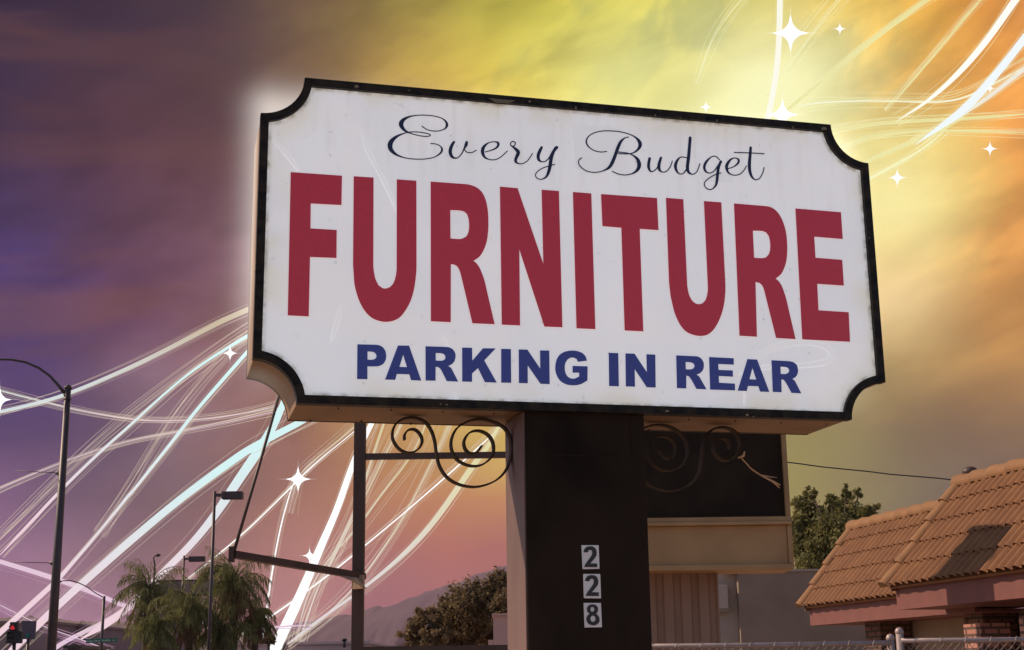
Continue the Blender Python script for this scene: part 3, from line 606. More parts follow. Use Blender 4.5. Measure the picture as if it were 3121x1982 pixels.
# a low pale wall seen beside the pole, left
m_pk = mat('pale_plaster', (.55,.36,.33), (.48,.31,.28), 2, .85, bump=.2)
YV = 28
tr0 = tag(empty('pale_shed', tuple(at(1180,1500,YV).xy)+(0,)), 'small pale shed peeking out left of the pole beside the tree', 'shed')
mb = MB(); mb.box(at(1160,1480,YV).x, at(1240,1480,YV).x, YV, YV+2, 0, at(1170,1448,YV).z); part(mb, 'wall', m_pk, tr0)
mb = MB(); mb.box(at(1148,1500,YV).x, at(1159.5,1500,YV).x, YV, YV+2, 0, at(1150,1505,YV).z); part(mb, 'low_wall', m_pk, tr0)
mb = MB(); mb.box(at(1157,1480,YV).x, at(1242,1480,YV).x, YV-.06, YV+2.06, at(1170,1448,YV).z+.002, at(1170,1443,YV).z); part(mb, 'roof', m_pk, tr0)

# ------------------------------------------------------------------ house with the tiled roof
m_tile = mat('clay_tile', (.170,.070,.026), (.215,.095,.036), 3, .8, bump=.35, detail=8)
m_ridge = mat('ridge_tile', (.20,.098,.040), (.245,.12,.05), 4, .8, bump=.3)
m_fas = mat('fascia_paint', (.17,.058,.052), (.145,.05,.044), 4, .7, bump=.1)
E_ = Vector((-.192, .981, 0)).normalized(); IN = Vector((E_.y, -E_.x, 0))      # along the eaves (away), and inward
def bricks(name, c1, c2, mortar):
    m = bpy.data.materials.new(name); m.use_nodes = True; t_ = m.node_tree; b_ = t_.nodes['Principled BSDF']; b_.inputs['Roughness'].default_value = .9
    tcx = t_.nodes.new('ShaderNodeTexCoord'); sx = t_.nodes.new('ShaderNodeSeparateXYZ'); cx = t_.nodes.new('ShaderNodeCombineXYZ')
    t_.links.new(tcx.outputs['Object'], sx.inputs[0]); ad = t_.nodes.new('ShaderNodeMath'); ad.operation = 'ADD'
    t_.links.new(sx.outputs[0], ad.inputs[0]); t_.links.new(sx.outputs[1], ad.inputs[1]); t_.links.new(ad.outputs[0], cx.inputs[0]); t_.links.new(sx.outputs[2], cx.inputs[1])
    br = t_.nodes.new('ShaderNodeTexBrick'); t_.links.new(cx.outputs[0], br.inputs['Vector']); br.inputs['Scale'].default_value = 1
    br.inputs['Brick Width'].default_value = .24; br.inputs['Row Height'].default_value = .085; br.inputs['Mortar Size'].default_value = .016
    br.inputs['Color1'].default_value = c1+(1,); br.inputs['Color2'].default_value = c2+(1,); br.inputs['Mortar'].default_value = mortar+(1,)
    t_.links.new(br.outputs[0], b_.inputs['Base Color']); bn = t_.nodes.new('ShaderNodeBump'); bn.inputs['Strength'].default_value = .8; bn.inputs['Distance'].default_value = .012; bn.invert = True
    t_.links.new(br.outputs['Fac'], bn.inputs['Height']); t_.links.new(bn.outputs[0], b_.inputs['Normal']); return m
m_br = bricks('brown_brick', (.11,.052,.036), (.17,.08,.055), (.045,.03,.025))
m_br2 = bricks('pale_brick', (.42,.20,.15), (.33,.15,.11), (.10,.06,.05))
E1 = at(1889.8,1427.6,24.0)                          # far lower corner of the far roof
hs = tag(empty('tiled_house', (E1.x, E1.y, 0), 0), 'house with an orange clay tile roof and brick pillars', 'house')
r1t = hit(2012, 1240, E1, E_); E2 = at(2090,1380,19.3); r2t = hit(2266,1136,E2,E_)
def roof(name, e0, top_, length, courses, label):
    run = (top_-e0).dot(IN); rise = (top_-e0).z
    per = .185; nx = int(length/per*8); mb = MB(); vs = []; nt_ = courses*2
    sv = IN*run+Vector((0,0,rise)); nrm = sv.normalized().cross(-E_); 
    if nrm.z < 0: nrm = -nrm
    random.seed(5)
    for j in range(courses):
        jit = random.uniform(-.02, .02)
        for e in (0, 1):
            t_ = (j+e)/courses
            lift = .030*(1-e)+.0
            for i in range(nx+1):
                s = i*per/8; ph = (s/per+jit)*2*math.pi
                wv = .5+.5*math.cos(ph); wv = wv**.8
                sl_ = .012*math.sin(ph*.5+j*1.7)
                p = e0 - E_*s + sv*(t_-(.012 if e == 0 else 0)) + nrm*(.060*wv+lift) + sv.normalized()*sl_*(1-e)*.5
                vs.append(p)
    fs = []; R_ = nx+1
    for j in range(2*courses-1):
        for i in range(nx): fs.append((j*R_+i, (j+1)*R_+i, (j+1)*R_+i+1, j*R_+i+1))
    mb.add(vs, fs, False)
    # thickness: underside board
    o_ = e0 - E_*(nx*per/8); mb.obox(e0-nrm*.05, -E_*(nx*per/8), sv, nrm*.04)
    ob = part(mb, name, m_tile, hs); ob['label'] = label
    return run, rise, sv, nrm, nx*per/8
run1, rise1, sv1, nr1, L1 = roof('roof_tiles', E1, r1t, 5.5, 5, 'far lower roof slope')
run2, rise2, sv2, nr2, L2 = roof('roof_tiles', E2, r2t, 9.5, 5, 'near higher roof slope')
def caps(p0, p1, nrm, r, nseg, name, label):
    mb = MB(); v = (p1-p0); d_ = v.normalized()
    side = d_.cross(nrm).normalized()
    for k in range(nseg):
        a = p0+v*(k/nseg)-d_*.02; b_ = p0+v*((k+1)/nseg)+d_*.02
        vs = []; n = 10
        for q_, rr, lf in ((a, r*1.12, .02), (b_, r*.92, 0)):
            for i in range(n+1):
                an = math.pi*i/n
                vs.append(q_+side*math.cos(an)*rr+nrm*(math.sin(an)*rr*.85+lf))
        vs += [q_ - nrm*.0 for q_ in (a, b_)]
        fs = [(i, i+1, n+1+i+1, n+1+i) for i in range(n)] + [tuple(range(n+1)), tuple(range(2*n+1, n, -1))]
        mb.add(vs, fs, False)
    ob = part(mb, name, m_ridge, hs); ob['label'] = label
U_ = Vector((0,0,1))
caps(E1+E_*.06, E1+sv1+E_*.06, nr1, .11, 4, 'rake_tiles', 'cap tiles down the far roof edge')
caps(E2+E_*.06, E2+sv2+E_*.06, nr2, .11, 5, 'rake_tiles', 'cap tiles down the near roof edge')
tp = E1+sv1; caps(tp+E_*.1, tp-E_*L1, (nr1+U_).normalized(), .12, 12, 'ridge_tiles', 'cap tiles on the far ridge')
tp2 = E2+sv2; caps(tp2+E_*.1, tp2-E_*L2, (nr2+U_).normalized(), .12, 20, 'ridge_tiles', 'cap tiles on the near ridge')
# backs of the roofs, fascias, soffit and walls
def slab(o_, a, b_, c, name, m, label=None):
    mb = MB(); mb.obox(o_, a, b_, c); ob = part(mb, name, m, hs)
    if label: ob['label'] = label
    return ob
bk = IN*2.5-Vector((0,0,.8))
slab(E1+sv1-nr1*.06, -E_*L1, bk, Vector((0,0,.05)), 'roof_back', m_tile); slab(E2+sv2-nr2*.06, -E_*L2, bk, Vector((0,0,.05)), 'roof_back', m_tile)
z1f = at(1896,1440,24).z; z0f = at(1897,1463,24).z
fh = .26
slab(E1+IN*.10-Vector((0,0,.05+fh)), -E_*L1, IN*.04, Vector((0,0,fh+.06)), 'fascia', m_fas, 'far fascia board')
slab(E2+IN*.10-Vector((0,0,.05+fh)), -E_*L2, IN*.04, Vector((0,0,fh+.06)), 'fascia', m_fas, 'near fascia board')
slab(E1+IN*.145-Vector((0,0,.05+fh))-E_*.03, -E_*L1, IN*1.2, Vector((0,0,.04)), 'soffit', m_fas); slab(E2+IN*.145-Vector((0,0,.05+fh))-E_*.03, -E_*L2, IN*1.5, Vector((0,0,.04)), 'soffit', m_fas)
# gable end boards
def gable(e0, sv, name):
    mb = MB(); a = e0-Vector((0,0,.06)); mb.add([a, a+IN*sv.dot(IN), a+sv, a-E_*.05, a+IN*sv.dot(IN)-E_*.05, a+sv-E_*.05], [(0,2,1),(3,4,5),(0,1,4,3),(1,2,5,4),(2,0,3,5)]); part(mb, name, m_fas, hs)
gable(E2, sv2*.97, 'gable_end'); gable(E1, sv1*.97, 'gable_end')
zf = E1.z-.05-fh; m_wall = mat('house_wall', (.30,.22,.16), (.25,.18,.13), 2, .9, bump=.3)
slab(Vector((E1.x,E1.y,0))+IN*1.0-E_*.3, -E_*(L1+9), IN*.2, Vector((0,0,zf-.002)), 'wall', m_wall)
mb = MB()
for (u, wdt, Lo) in ((2035,.55,0),(2270,.5,0),(2400,.6,0)):
    base = E1+IN*.45; q_ = hit(u, 1490, Vector((base.x,base.y,0)), IN); q_.z = 0
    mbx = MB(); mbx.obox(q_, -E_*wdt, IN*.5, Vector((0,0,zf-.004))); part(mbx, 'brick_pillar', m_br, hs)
for (u, v, wdt) in ((2268,1468,.42),(2400,1452,.4)):
    base = E1-IN*.3; q_ = hit(u, 1500, Vector((base.x,base.y,0)), IN); zq = at(u, v, q_.y).z; q_.z = 0
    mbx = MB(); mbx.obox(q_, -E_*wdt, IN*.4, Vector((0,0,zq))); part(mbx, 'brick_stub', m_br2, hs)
vt = hit(2281,1110,E2+sv2+IN*.8,IN); mb = MB(); mb.tube([vt-Vector((0,0,.5)), vt], .07, 10); mb.sphere(vt, .12, 12, 8, (1,1,.7)); part(mb, 'roof_vent', m_steel, hs)
# unseen brown block added behind the sign to cast the shadow on tiles and fascia
q0 = hit(2354,1294,E2,nr2); q1 = hit(2270,1294,E2,nr2); sv3 = Vector((-.97,.24,.76))*3.7
pt = (q0+q1)/2+sv3; mb = MB(); mb.obox(Vector((pt.x-.36,pt.y-.45,0)), (.72,0,0), (0,.9,0), (0,0,pt.z)); 
py = tag(empty('shadow_block', (pt.x, pt.y, 0)), 'plain brown block added unseen behind the furniture sign to cast the roof shadow', 'shadow_block'); part(mb, 'shaft', m_steel, py)
mb = MB(); mb.obox(Vector((pt.x-.42,pt.y-.51,pt.z+.002)), (.84,0,0), (0,1.02,0), (0,0,.12)); part(mb, 'cap', m_steel, py)
# overhead wire
mb = MB(); a = at(1660,1062,26); b_ = at(2420,1142,26)
pts = [a.lerp(b_, k/14)+Vector((0,0,-.06*4*(k/14)*(1-k/14)+.006*math.sin(k*2.1))) for k in range(15)]
mb.tube(pts, .012, 6); tag(mb.build('overhead_wire', mat('black_wire', (.02,.025,.035), None, 5, .5)), 'thin dark wire crossing the sky between the cream sign box and the tiled roof', 'wire')

# ------------------------------------------------------------------ chain-link fence
m_galv = mat('galvanised', (.36,.30,.30), (.28,.23,.23), 12, .5, metal=.3, bump=.1)
YL = 9.6
fe_ = tag(empty('chain_link_fence', (at(1800,1520,YL).x, YL, 0)), 'long galvanised chain-link fence in front of the stucco building', 'fence', 'chain-link fencing in front of the buildings')
def fence(root, x0, x1, Y, zt, posts, m):
    mb = MB(); mb.tube([(x0,Y,zt),((x0+x1)/2,Y,zt-.004),(x1,Y,zt)], .017, 10); part(mb, 'top_rail', m, root)
    mb = MB(); h = zt-.05; dd_ = .052
    k = 0; x = x0-h
    while x < x1:
        for sgn in (1, -1):
            a = [x, 0] if sgn > 0 else [x+h, 0]; c = [x+h, h] if sgn > 0 else [x, h]
            # clip to the run
            p, q_ = Vector((a[0], .05)), Vector((c[0], h+.05))
            lo, hi_ = 0., 1.
            dx_ = q_.x-p.x
            for lim, side in ((x0, 1), (x1, -1)):
                s = (lim-p.x)/dx_
                if (dx_ > 0) == (side > 0): lo = max(lo, s)
                else: hi_ = min(hi_, s)
            if hi_-lo > .01:
                A, B = p.lerp(q_, lo), p.lerp(q_, hi_)
                mb.tube([(A.x, Y+.018+.003*sgn, A.y), (B.x, Y+.018+.003*sgn, B.y)], .0018, 3, cap=False)
        x += dd_
    part(mb, 'wire_mesh', m, root)
    x = x0+.1
    while x < x1:        # wire ties looping over the rail
        pts = [(x-.03, Y+.02, zt-.06), (x-.015, Y-.02, zt-.012), (x, Y-.012, zt+.018), (x+.02, Y+.02, zt+.01), (x+.03, Y+.02, zt-.04)]
        mb = MB(); mb.tube(pts, .003, 5); x += .165; part(mb, 'wire_tie', m, root)
    for xp, zp in posts:
        mb = MB(); mb.tube([(xp, Y+.02, 0), (xp, Y+.02, zp)], .026, 12); mb.sphere((xp, Y+.02, zp), .03, 12, 6); part(mb, 'post', m, root)
z = at(1800,1516,YL).z; xe = at(2096,1510,YL).x
fence(fe_, at(1440,1510,YL).x, xe, YL, z, [(xe, z+.03), (at(1420,1510,YL).x, z+.03)], m_galv)
fe2 = tag(empty('chain_link_fence', (at(2250,1520,YL).x, YL-.15, 0)), 'shorter galvanised chain-link fence at the right in front of the tiled house', 'fence', 'chain-link fencing in front of the buildings')
xa = at(2117,1490,YL-.15).x; z2 = at(2260,1505,YL-.15).z
fence(fe2, xa, at(2560,1500,YL-.15).x, YL-.15, z2, [(xa, at(2117,1486,YL-.15).z)], m_galv)

# ------------------------------------------------------------------ trees
m_bark = mat('bark', (.09,.06,.04), (.05,.035,.025), 14, .95, bump=.6, stretch=(1,1,.3))
def leafmat(name, c1, c2):
    m = mat(name, c1, c2, 1.6, .75, detail=3); t_ = m.node_tree; b_ = t_.nodes['Principled BSDF']
    tl = t_.nodes.new('ShaderNodeBsdfTranslucent'); mx = t_.nodes.new('ShaderNodeMixShader'); mx.inputs[0].default_value = .4
    t_.links.new(b_.inputs['Base Color'].links[0].from_socket, tl.inputs[0]); t_.links.new(b_.outputs[0], mx.inputs[1]); t_.links.new(tl.outputs[0], mx.inputs[2])
    t_.links.new(mx.outputs[0], t_.nodes['Material Output'].inputs[0])
    return m
m_leaf = leafmat('dusty_leaf', (.22,.15,.075), (.11,.08,.04)); m_leaf2 = leafmat('olive_leaf', (.24,.22,.075), (.11,.11,.038))
def tree(name, label, clumps, Y, m, leaf, n, seed, depth=1.0):
    rnd = random.Random(seed); cs = [(at(u, v, Y+rnd.uniform(-depth,depth)), r*Y/3288) for u, v, r in clumps]
    base = cs[0][0].copy(); base.x = sum(c.x for c, r in cs)/len(cs); base.y = Y; base.z = 0
    root = tag(empty(name, base), label, 'tree')
    mb = MB(); lowest = min(c.z for c, r in cs)
    fork = Vector((base.x, base.y, max(.8, lowest-.3)))
    mb.tube([base, base.lerp(fork, .5)+Vector((.04,0,0)), fork], [.16,.13,.11], 8)
    for c, r in cs:
        mid = fork.lerp(c, .55)+Vector((rnd.uniform(-.2,.2), rnd.uniform(-.2,.2), .1))
        mb.tube([fork, mid, c], [.07,.045,.015], 6)
    part(mb, 'trunk', m_bark, root)
    mb = MB(); tot = sum(r**3 for c, r in cs)**1.0
    wts = [r**2.2 for c, r in cs]; sw = sum(wts)
    for (c, r), w_ in zip(cs, wts):
        nn = int(n*w_/sw)
        twigs = [c+Vector((rnd.gauss(0,1), rnd.gauss(0,1), rnd.gauss(0,1))).normalized()*r*rnd.uniform(.35,1.08) for _ in range(max(6, nn//28))]
        for k in range(nn):
            tw = rnd.choice(twigs); p = tw+Vector((rnd.gauss(0,1), rnd.gauss(0,1), rnd.gauss(0,1)))*r*.13
            a = Vector((rnd.gauss(0,1), rnd.gauss(0,1), rnd.gauss(0,1))).normalized(); b2 = a.cross(Vector((rnd.gauss(0,1), rnd.gauss(0,1), rnd.gauss(0,1)))).normalized()
            l = leaf*rnd.uniform(.6,1.4)
            mb.add([p-a*l, p+b2*l*.42, p+a*l, p-b2*l*.42], [(0,1,2,3)])
    part(mb, 'crown', m, root)
    return root
tree('leafy_tree', 'dusky leafy tree left of the thick pole below the mountain', [(1110,1440,70),(1150,1420,50),(1070,1460,45),(1175,1395,45),(1010,1480,45),(1050,1430,30),(985,1470,25),(1120,1390,26),(1180,1480,50),(1090,1500,55),(1020,1510,40),(965,1505,25),(990,1440,14),(1048,1408,14),(1183,1362,20),(1200,1440,50)], 36, m_leaf, .06, 26000, 11, .8)
tree('broad_tree', 'olive green tree with feathery top behind the stucco building', [(1900,1200,36),(1930,1230,45),(1985,1210,42),(1960,1270,60),(1900,1290,45),(2020,1220,36),(1990,1160,16),(1955,1180,16),(2045,1205,20),(1905,1160,14),(2020,1280,50),(1880,1240,30),(1925,1330,50),(2000,1330,50),(2060,1240,20),(2085,1225,12),(2020,1160,12),(2062,1192,9)], 40, m_leaf2, .066, 32000, 23, .8)
tree('small_tree', 'tiny dark tree beyond the flat roof right of the palms', [(632,1500,11),(628,1488,5),(642,1506,8),(622,1508,7),(634,1478,3)], 118, m_leaf, .22, 700, 31, .3)
# palms
m_frond = leafmat('palm_leaf', (.23,.23,.075), (.12,.12,.04)); m_dead = leafmat('dead_palm_leaf', (.24,.14,.08), (.16,.10,.06))
def palm(u, v, Y, rad, seed, label, nf=40):
    rnd = random.Random(seed); c = at(u, v, Y); root = tag(empty('palm_tree', (c.x, c.y, 0)), label, 'palm', 'palms on the left')
    mb = MB(); n = 22
    mb.tube([Vector((c.x, c.y, c.z*k/n)) for k in range(n+1)], [.19+.03*(k%2)-.002*k for k in range(n+1)], 10); part(mb, 'trunk', m_bark, root)
    for nm, cnt, mm in (('crown', nf, m_frond), ('dead_fronds', nf//3, m_dead)):
        mb = MB()
        for f in range(cnt):
            an = rnd.uniform(0, 2*math.pi); L = rad*rnd.uniform(.85, 1.2)
            e0 = rnd.uniform(-.1, 1.4) if nm == 'crown' else rnd.uniform(-1.2, -.4)
            p = c+Vector((rnd.uniform(-.1,.1),rnd.uniform(-.1,.1),rnd.uniform(-.15,.1))); d_ = Vector((math.cos(an)*math.cos(e0), math.sin(an)*math.cos(e0), math.sin(e0)))
            pts = [p.copy()]; sg = 14; droop = rnd.uniform(.09, .20)
            for k in range(sg):
                d_ = (d_+Vector((rnd.uniform(-.03,.03),0,-droop))).normalized(); p = p+d_*L/sg; pts.append(p.copy())
            mb.tube(pts, [.022*(1-k/sg)+.005 for k in range(sg+1)], 3, cap=False)
            side = Vector((-math.sin(an), math.cos(an), 0))
            for k in range(2, sg+1):
                for h_ in (0, .5):
                  for sgn in (1, -1):
                    q_ = pts[k-1].lerp(pts[k], h_); t_ = (pts[k]-pts[k-1]).normalized()
                    ll = rad*.36*math.sin(math.pi*min(1, (k+h_)/(sg+1)*.85+.12))**.6*rnd.uniform(.6,1.25)
                    dr = (side*sgn*rnd.uniform(.25,.8)+t_*.6+Vector((0,0,-rnd.uniform(.1,.9)))).normalized()
                    m_ = q_+dr*ll*.45; tip = m_+(dr*.45+Vector((rnd.uniform(-.12,.12),0,-1))).normalized()*ll*.65
                    wv = Vector((rnd.uniform(-1,1), rnd.uniform(-1,1), rnd.uniform(-.3,.3))).normalized()*.014
                    mb.add([q_-wv*.6, q_+wv*.6, m_+wv, m_-wv, tip], [(0,1,2,3), (3,2,4)])
        part(mb, nm, mm, root)
    return root
palm(350, 1388, 62, 1.8, 3, 'shaggy feather palm, the left one of the close group')
palm(553, 1362, 60, 1.95, 5, 'shaggy feather palm on the right of the close group, tallest crown', 46)
palm(447, 1428, 58, 1.55, 8, 'feather palm in the middle of the group, lower crown', 42)
palm(600, 1450, 61, 1.1, 14, 'low feather palm at the right edge of the group')
palm(368, 1478, 57, 1.45, 19, 'low feather palm in front of the left palm', 38)
palm(520, 1478, 59, 1.5, 27, 'lowest feather palm between the middle and right crowns', 40)
palm(172, 1493, 150, 1.9, 33, 'tiny distant palm behind the street-name sign', 26)

# ------------------------------------------------------------------ street lamps
m_pole2 = mat('dark_lamp_metal', (.045,.030,.036), (.06,.04,.045), 5, .5, bump=.1)
YP = 30; tpz = at(160,912,YP); k_ = YP/3288
lp = tag(empty('street_lamp', (tpz.x, YP, 0)), 'tall dark street lamp with curved arm and side brackets, nearest on the left', 'street lamp', 'street lamps on the left')
mb = MB(); mb.tube([(tpz.x, YP, 0), (tpz.x, YP, tpz.z)], [12.5*k_, 7.3*k_], 16); part(mb, 'pole', m_pole2, lp)
mb = MB(); mb.tube([(tpz.x, YP, tpz.z-.02), (tpz.x, YP, tpz.z+.02)], 9*k_, 14); mb.tube([(tpz.x, YP, tpz.z+.02), (tpz.x, YP, tpz.z+.07)], [8.5*k_, 2*k_], 14)
part(mb, 'cap', m_pole2, lp); mb = MB(); mb.tube([(tpz.x, YP, tpz.z-.27), (tpz.x, YP, tpz.z-.24)], 9*k_, 14); part(mb, 'band', m_pole2, lp)
arm_px = [(152,924),(140,910),(118,885),(92,866),(60,852),(28,846),(-10,845),(-60,850)]
mb = MB(); mb.tube([at(u, v, YP) for u, v in arm_px], [5*k_,3.6*k_,3.2*k_,3*k_,3*k_,2.8*k_,2.6*k_,2.4*k_], 10)
mb.tube([at(151,930,YP), at(160,928,YP)], 6*k_, 8); part(mb, 'curved_arm', m_pole2, lp)
mb = MB(); e = at(-75,853,YP); mb.sphere((e.x, e.y, e.z-.04), .28, 12, 8, (1.3,.6,.35)); part(mb, 'lamp_head', m_pole2, lp)
for (ua, va, ub, vb) in ((36,1108,138,1112),(55/2.0-5,1322,124,1324)):
    mb = MB(); mb.tube([at(ua, va, YP), at(ub, vb, YP)], .9*k_, 6); mb.tube([at(ub-6, vb-1, YP), at(ub+1, vb+8, YP), at(ub+6, vb+28, YP)], [2.2*k_, 1.8*k_, 1.2*k_], 6)
    mb.tube([at(ub-8, vb, YP), at(ub+10, vb, YP)], 3*k_, 6); part(mb, 'side_bracket', m_pole2, lp)
def shoebox(upole, vtop, Y, hw, u0, u1, v0, v1, label, pw_):
    a = at(upole, vtop, Y); kk = Y/3288; r_ = tag(empty('street_lamp', (a.x, Y, 0)), label, 'street lamp', 'street lamps on the left')
    mb = MB(); mb.tube([(a.x, Y, 0), (a.x, Y, a.z)], [pw_*kk*1.2, pw_*kk], 10); part(mb, 'pole', m_pole2, r_)
    p0, p1 = at(u0, v0, Y), at(u1, v1, Y); mb = MB(); mb.box(p0.x, p1.x, Y-.2, Y+.2, p1.z, p0.z); part(mb, 'lamp_head', m_pole2, r_, bevel=.03)
    zz_ = (p0.z+p1.z)/2; mb = MB(); mb.box(a.x, p0.x, Y-.06, Y+.06, zz_-.04, zz_+.08); part(mb, 'arm', m_pole2, r_)
shoebox(505, 1156, 55, 24, 523, 571, 1157, 1174, 'tall shoebox street lamp rising above the palms', 3.6)
shoebox(433, 1307, 90, 18, 445, 482, 1309, 1321, 'shorter shoebox street lamp behind the middle palm', 2.4)
a = at(364,1330,90); kk = 90/3288; r_ = tag(empty('street_lamp', (a.x, 90, 0)), 'small cobra head street lamp peeking over the left palm', 'street lamp', 'street lamps on the left')
b_ = at(366,1305,90); mb = MB(); mb.tube([(a.x-.1, 90, 0), a, at(361,1312,90), b_], [.1,.06,.05,.05], 8); part(mb, 'pole', m_pole2, r_)
mb = MB(); c_ = at(371,1306,90); mb.sphere(c_, .2, 10, 6, (1,.7,.5)); part(mb, 'lamp_head', m_pole2, r_)
Y2 = 100; a = at(245,1402,Y2); kk = Y2/3288; r_ = tag(empty('street_lamp', (a.x, Y2, 0)), 'distant street lamp with long curved mast arm left of the palms', 'street lamp', 'street lamps on the left')
mb = MB(); mb.tube([(a.x, Y2, 0), (a.x, Y2, a.z)], [4.2*kk, 3.2*kk], 10); part(mb, 'pole', m_pole2, r_)
mb = MB(); mb.tube(catmull([at(245,1406,Y2), at(225,1395,Y2), at(200,1378,Y2), at(172,1367,Y2), at(146,1366,Y2)], 4), 1.2*kk, 8); part(mb, 'mast_arm', m_pole2, r_)
mb = MB(); mb.sphere(at(137,1368,Y2), 9*kk, 10, 6, (1,.6,.35)); part(mb, 'lamp_head', m_pole2, r_)
# street-name sign
Y3 = 99.2; m_gs = mat('green_sign', (.01,.14,.10), None, 2, .5); m_w = mat('sign_white', (.65,.68,.68), None, 2, .5)
p0, p1 = at(203,1502,Y3), at(276,1511,Y3); c_ = (p0+p1)/2
sg = tag(empty('street_name_sign', (c_.x, Y3, c_.z)), 'small green street-name sign on the distant lamp post', 'sign')
mb = MB(); mb.box((p0.x-c_.x), (p1.x-c_.x), -.03, .03, p1.z-c_.z, p0.z-c_.z); mb.build('panel', m_gs, sg)
mb = MB(); random.seed(2); x = p0.x-c_.x+.1
while x < p1.x-c_.x-.2:
    w_ = random.uniform(.07,.13); h_ = random.choice((.07,.07,.1)); mb.box(x, x+w_*.45, -.034, -.031, -.05, -.05+h_); x += w_+random.choice((0,0,0,.1))
mb.build('lettering', m_w, sg); sg.rotation_euler = (0, R(-1.5), 0)
# traffic signal and companion
m_blk = mat('signal_black', (.012,.012,.014), (.02,.02,.022), 4, .5); m_rl = mat('red_lens', (.5,.02,.03), None, 4, .4, emis=(1,.04,.06), estr=.45)
YT = 45; kk = YT/3288
c_ = at(31,1490,YT); ts = tag(empty('traffic_signal', (c_.x, YT, 0)), 'black traffic signal showing red at the lower left corner', 'traffic signal')
mb = MB(); a, b_ = at(23,1463,YT), at(39,1484,YT); mb.box(a.x, b_.x, YT, YT+.2, b_.z, a.z); a, b_ = at(15,1484,YT), at(48.5,1513,YT); mb.box(a.x, b_.x, YT, YT+.2, b_.z, a.z-.003); part(mb, 'housing', m_blk, ts, bevel=.02)
mb = MB(); q_ = at(30.5,1476,YT); mb.sphere((q_.x, YT-.02, q_.z), 5.2*kk, 14, 8, (1,.5,1)); part(mb, 'red_light', m_rl, ts)
mb = MB()
for vv in (1476, 1491, 1502):
    q_ = at(26 if vv > 1480 else 30.5, vv, YT); n = 10; rr = 6*kk if vv < 1480 else 4*kk
    vs = []
    for yy in (YT-.16, YT):
        for i in range(n+1):
            an = math.pi*i/n; vs.append((q_.x+rr*math.cos(an), yy, q_.z+rr*math.sin(an)))
    mb.add(vs, [(i, i+1, n+2+i, n+1+i) for i in range(n)], True)
part(mb, 'visors', m_blk, ts)
q_ = at(31,1513,YT); mb = MB(); mb.tube([(q_.x, YT+.1, 0), (q_.x, YT+.1, q_.z)], .06, 8); part(mb, 'pole', m_pole2, ts)
YU = 46; a, b_ = at(52,1461,YU), at(81,1503,YU); q_ = at(66,1494,YU)
us = tag(empty('signal_back_panel', ((a.x+b_.x)/2, YU, 0)), 'grey signal panel with a green disc beside the red signal', 'traffic signal')
mb = MB(); mb.box(a.x, b_.x, YU, YU+.1, b_.z, a.z); part(mb, 'panel', mat('grey_panel', (.13,.10,.13), None, 4, .6), us)
mb = MB(); mb.tube([(q_.x, YU-.02, q_.z), (q_.x, YU, q_.z)], 4.5*YU/3288, 16); part(mb, 'green_disc', mat('green_disc', (.01,.22,.15), None, 4, .5), us)
mb = MB(); mb.tube([((a.x+b_.x)/2, YU+.05, 0), ((a.x+b_.x)/2, YU+.05, b_.z)], .05, 8); part(mb, 'pole', m_pole2, us)

# ------------------------------------------------------------------ far buildings
m_fb = mat('far_wall', (.20,.15,.17), (.17,.12,.15), .3, .9); m_fr = mat('far_roof', (.50,.36,.38), (.42,.3,.33), .2, .9)
def farb(name, label, u0, u1, vt, Y, d_, m, lip=None, rfm=None):
    a = at(u0, vt, Y); c = at(u1, vt, Y); r_ = tag(empty(name, ((a.x+c.x)/2, Y, 0)), label, 'building')
    mb = MB(); mb.box(a.x, c.x, Y, Y+d_, 0, a.z-.25); part(mb, 'wall', m, r_)
    mb = MB(); mb.box(a.x-.3, c.x+.3, Y-.3, Y+d_+.3, a.z-.248, a.z); part(mb, 'roof', rfm or m, r_)
    return r_
farb('flat_roofed_shop', 'long low shop with a pale flat roof right of the palms', 555, 862, 1512, 135, 25, m_fr, rfm=m_fr)
farb('flat_roofed_building', 'grey flat roofed building at the lower left behind the signals', -60, 107, 1462, 140, 30, m_fb)
farb('brown_building', 'dim mauve building between the tall lamp and the palms', 130, 208, 1470, 150, 30, m_fb)
farb('dark_kiosk', 'small dark box building under the tiny palm', 160, 186, 1518, 120, 8, m_blk)
for (u, v, r) in ((668,1516,9),(586,1508,6),(810,1505,7)):
    c_ = at(u, v, 133); r_ = MB(); kk = 133/3288
    r_.tube([(c_.x,133,c_.z-.7),(c_.x,133,c_.z)], r*kk*.45, 10); r_.sphere((c_.x,133,c_.z), r*kk, 14, 8, (1,.8,.55))
    o = r_.build('roof_vent', m_blk); tag(o, {668:'large dark dome vent on the shop roof, the middle of three',586:'small dark dome vent on the shop roof near the palms',810:'dark dome vent on the shop roof beside the steel post'}[u], 'roof vent', 'dark vents on the flat roof')
# pale roadside sign board among the palms
YQ = 95; r_ = tag(empty('sign_board', (at(450,1450,YQ).x, YQ, 0)), 'blank mauve sign board on posts seen through the palms', 'sign board')
m_bd = mat('mauve_board', (.26,.18,.20), None, .5, .8)
for (u0, v0, u1, v1) in ((373,1368,505,1397),):
    a, b_ = at(u0, v0, YQ), at(u1, v1, YQ); mb = MB(); mb.box(a.x, b_.x, YQ, YQ+.5, b_.z, a.z); part(mb, 'board', m_bd, r_)
    mb = MB(); mb.box(a.x-.1, b_.x+.1, YQ-.05, YQ+.55, a.z+.002, a.z+.1); mb.box(a.x-.1, b_.x+.1, YQ-.05, YQ+.55, b_.z-.1, b_.z-.002); part(mb, 'board_frame', m_blk, r_)
mb = MB(); a, b_ = at(369,1420,YQ+1), at(470,1465,YQ+1); mb.box(a.x, b_.x, YQ+1, YQ+1.5, 0, b_.z+2.2); part(mb, 'lower_board', m_bd, r_)

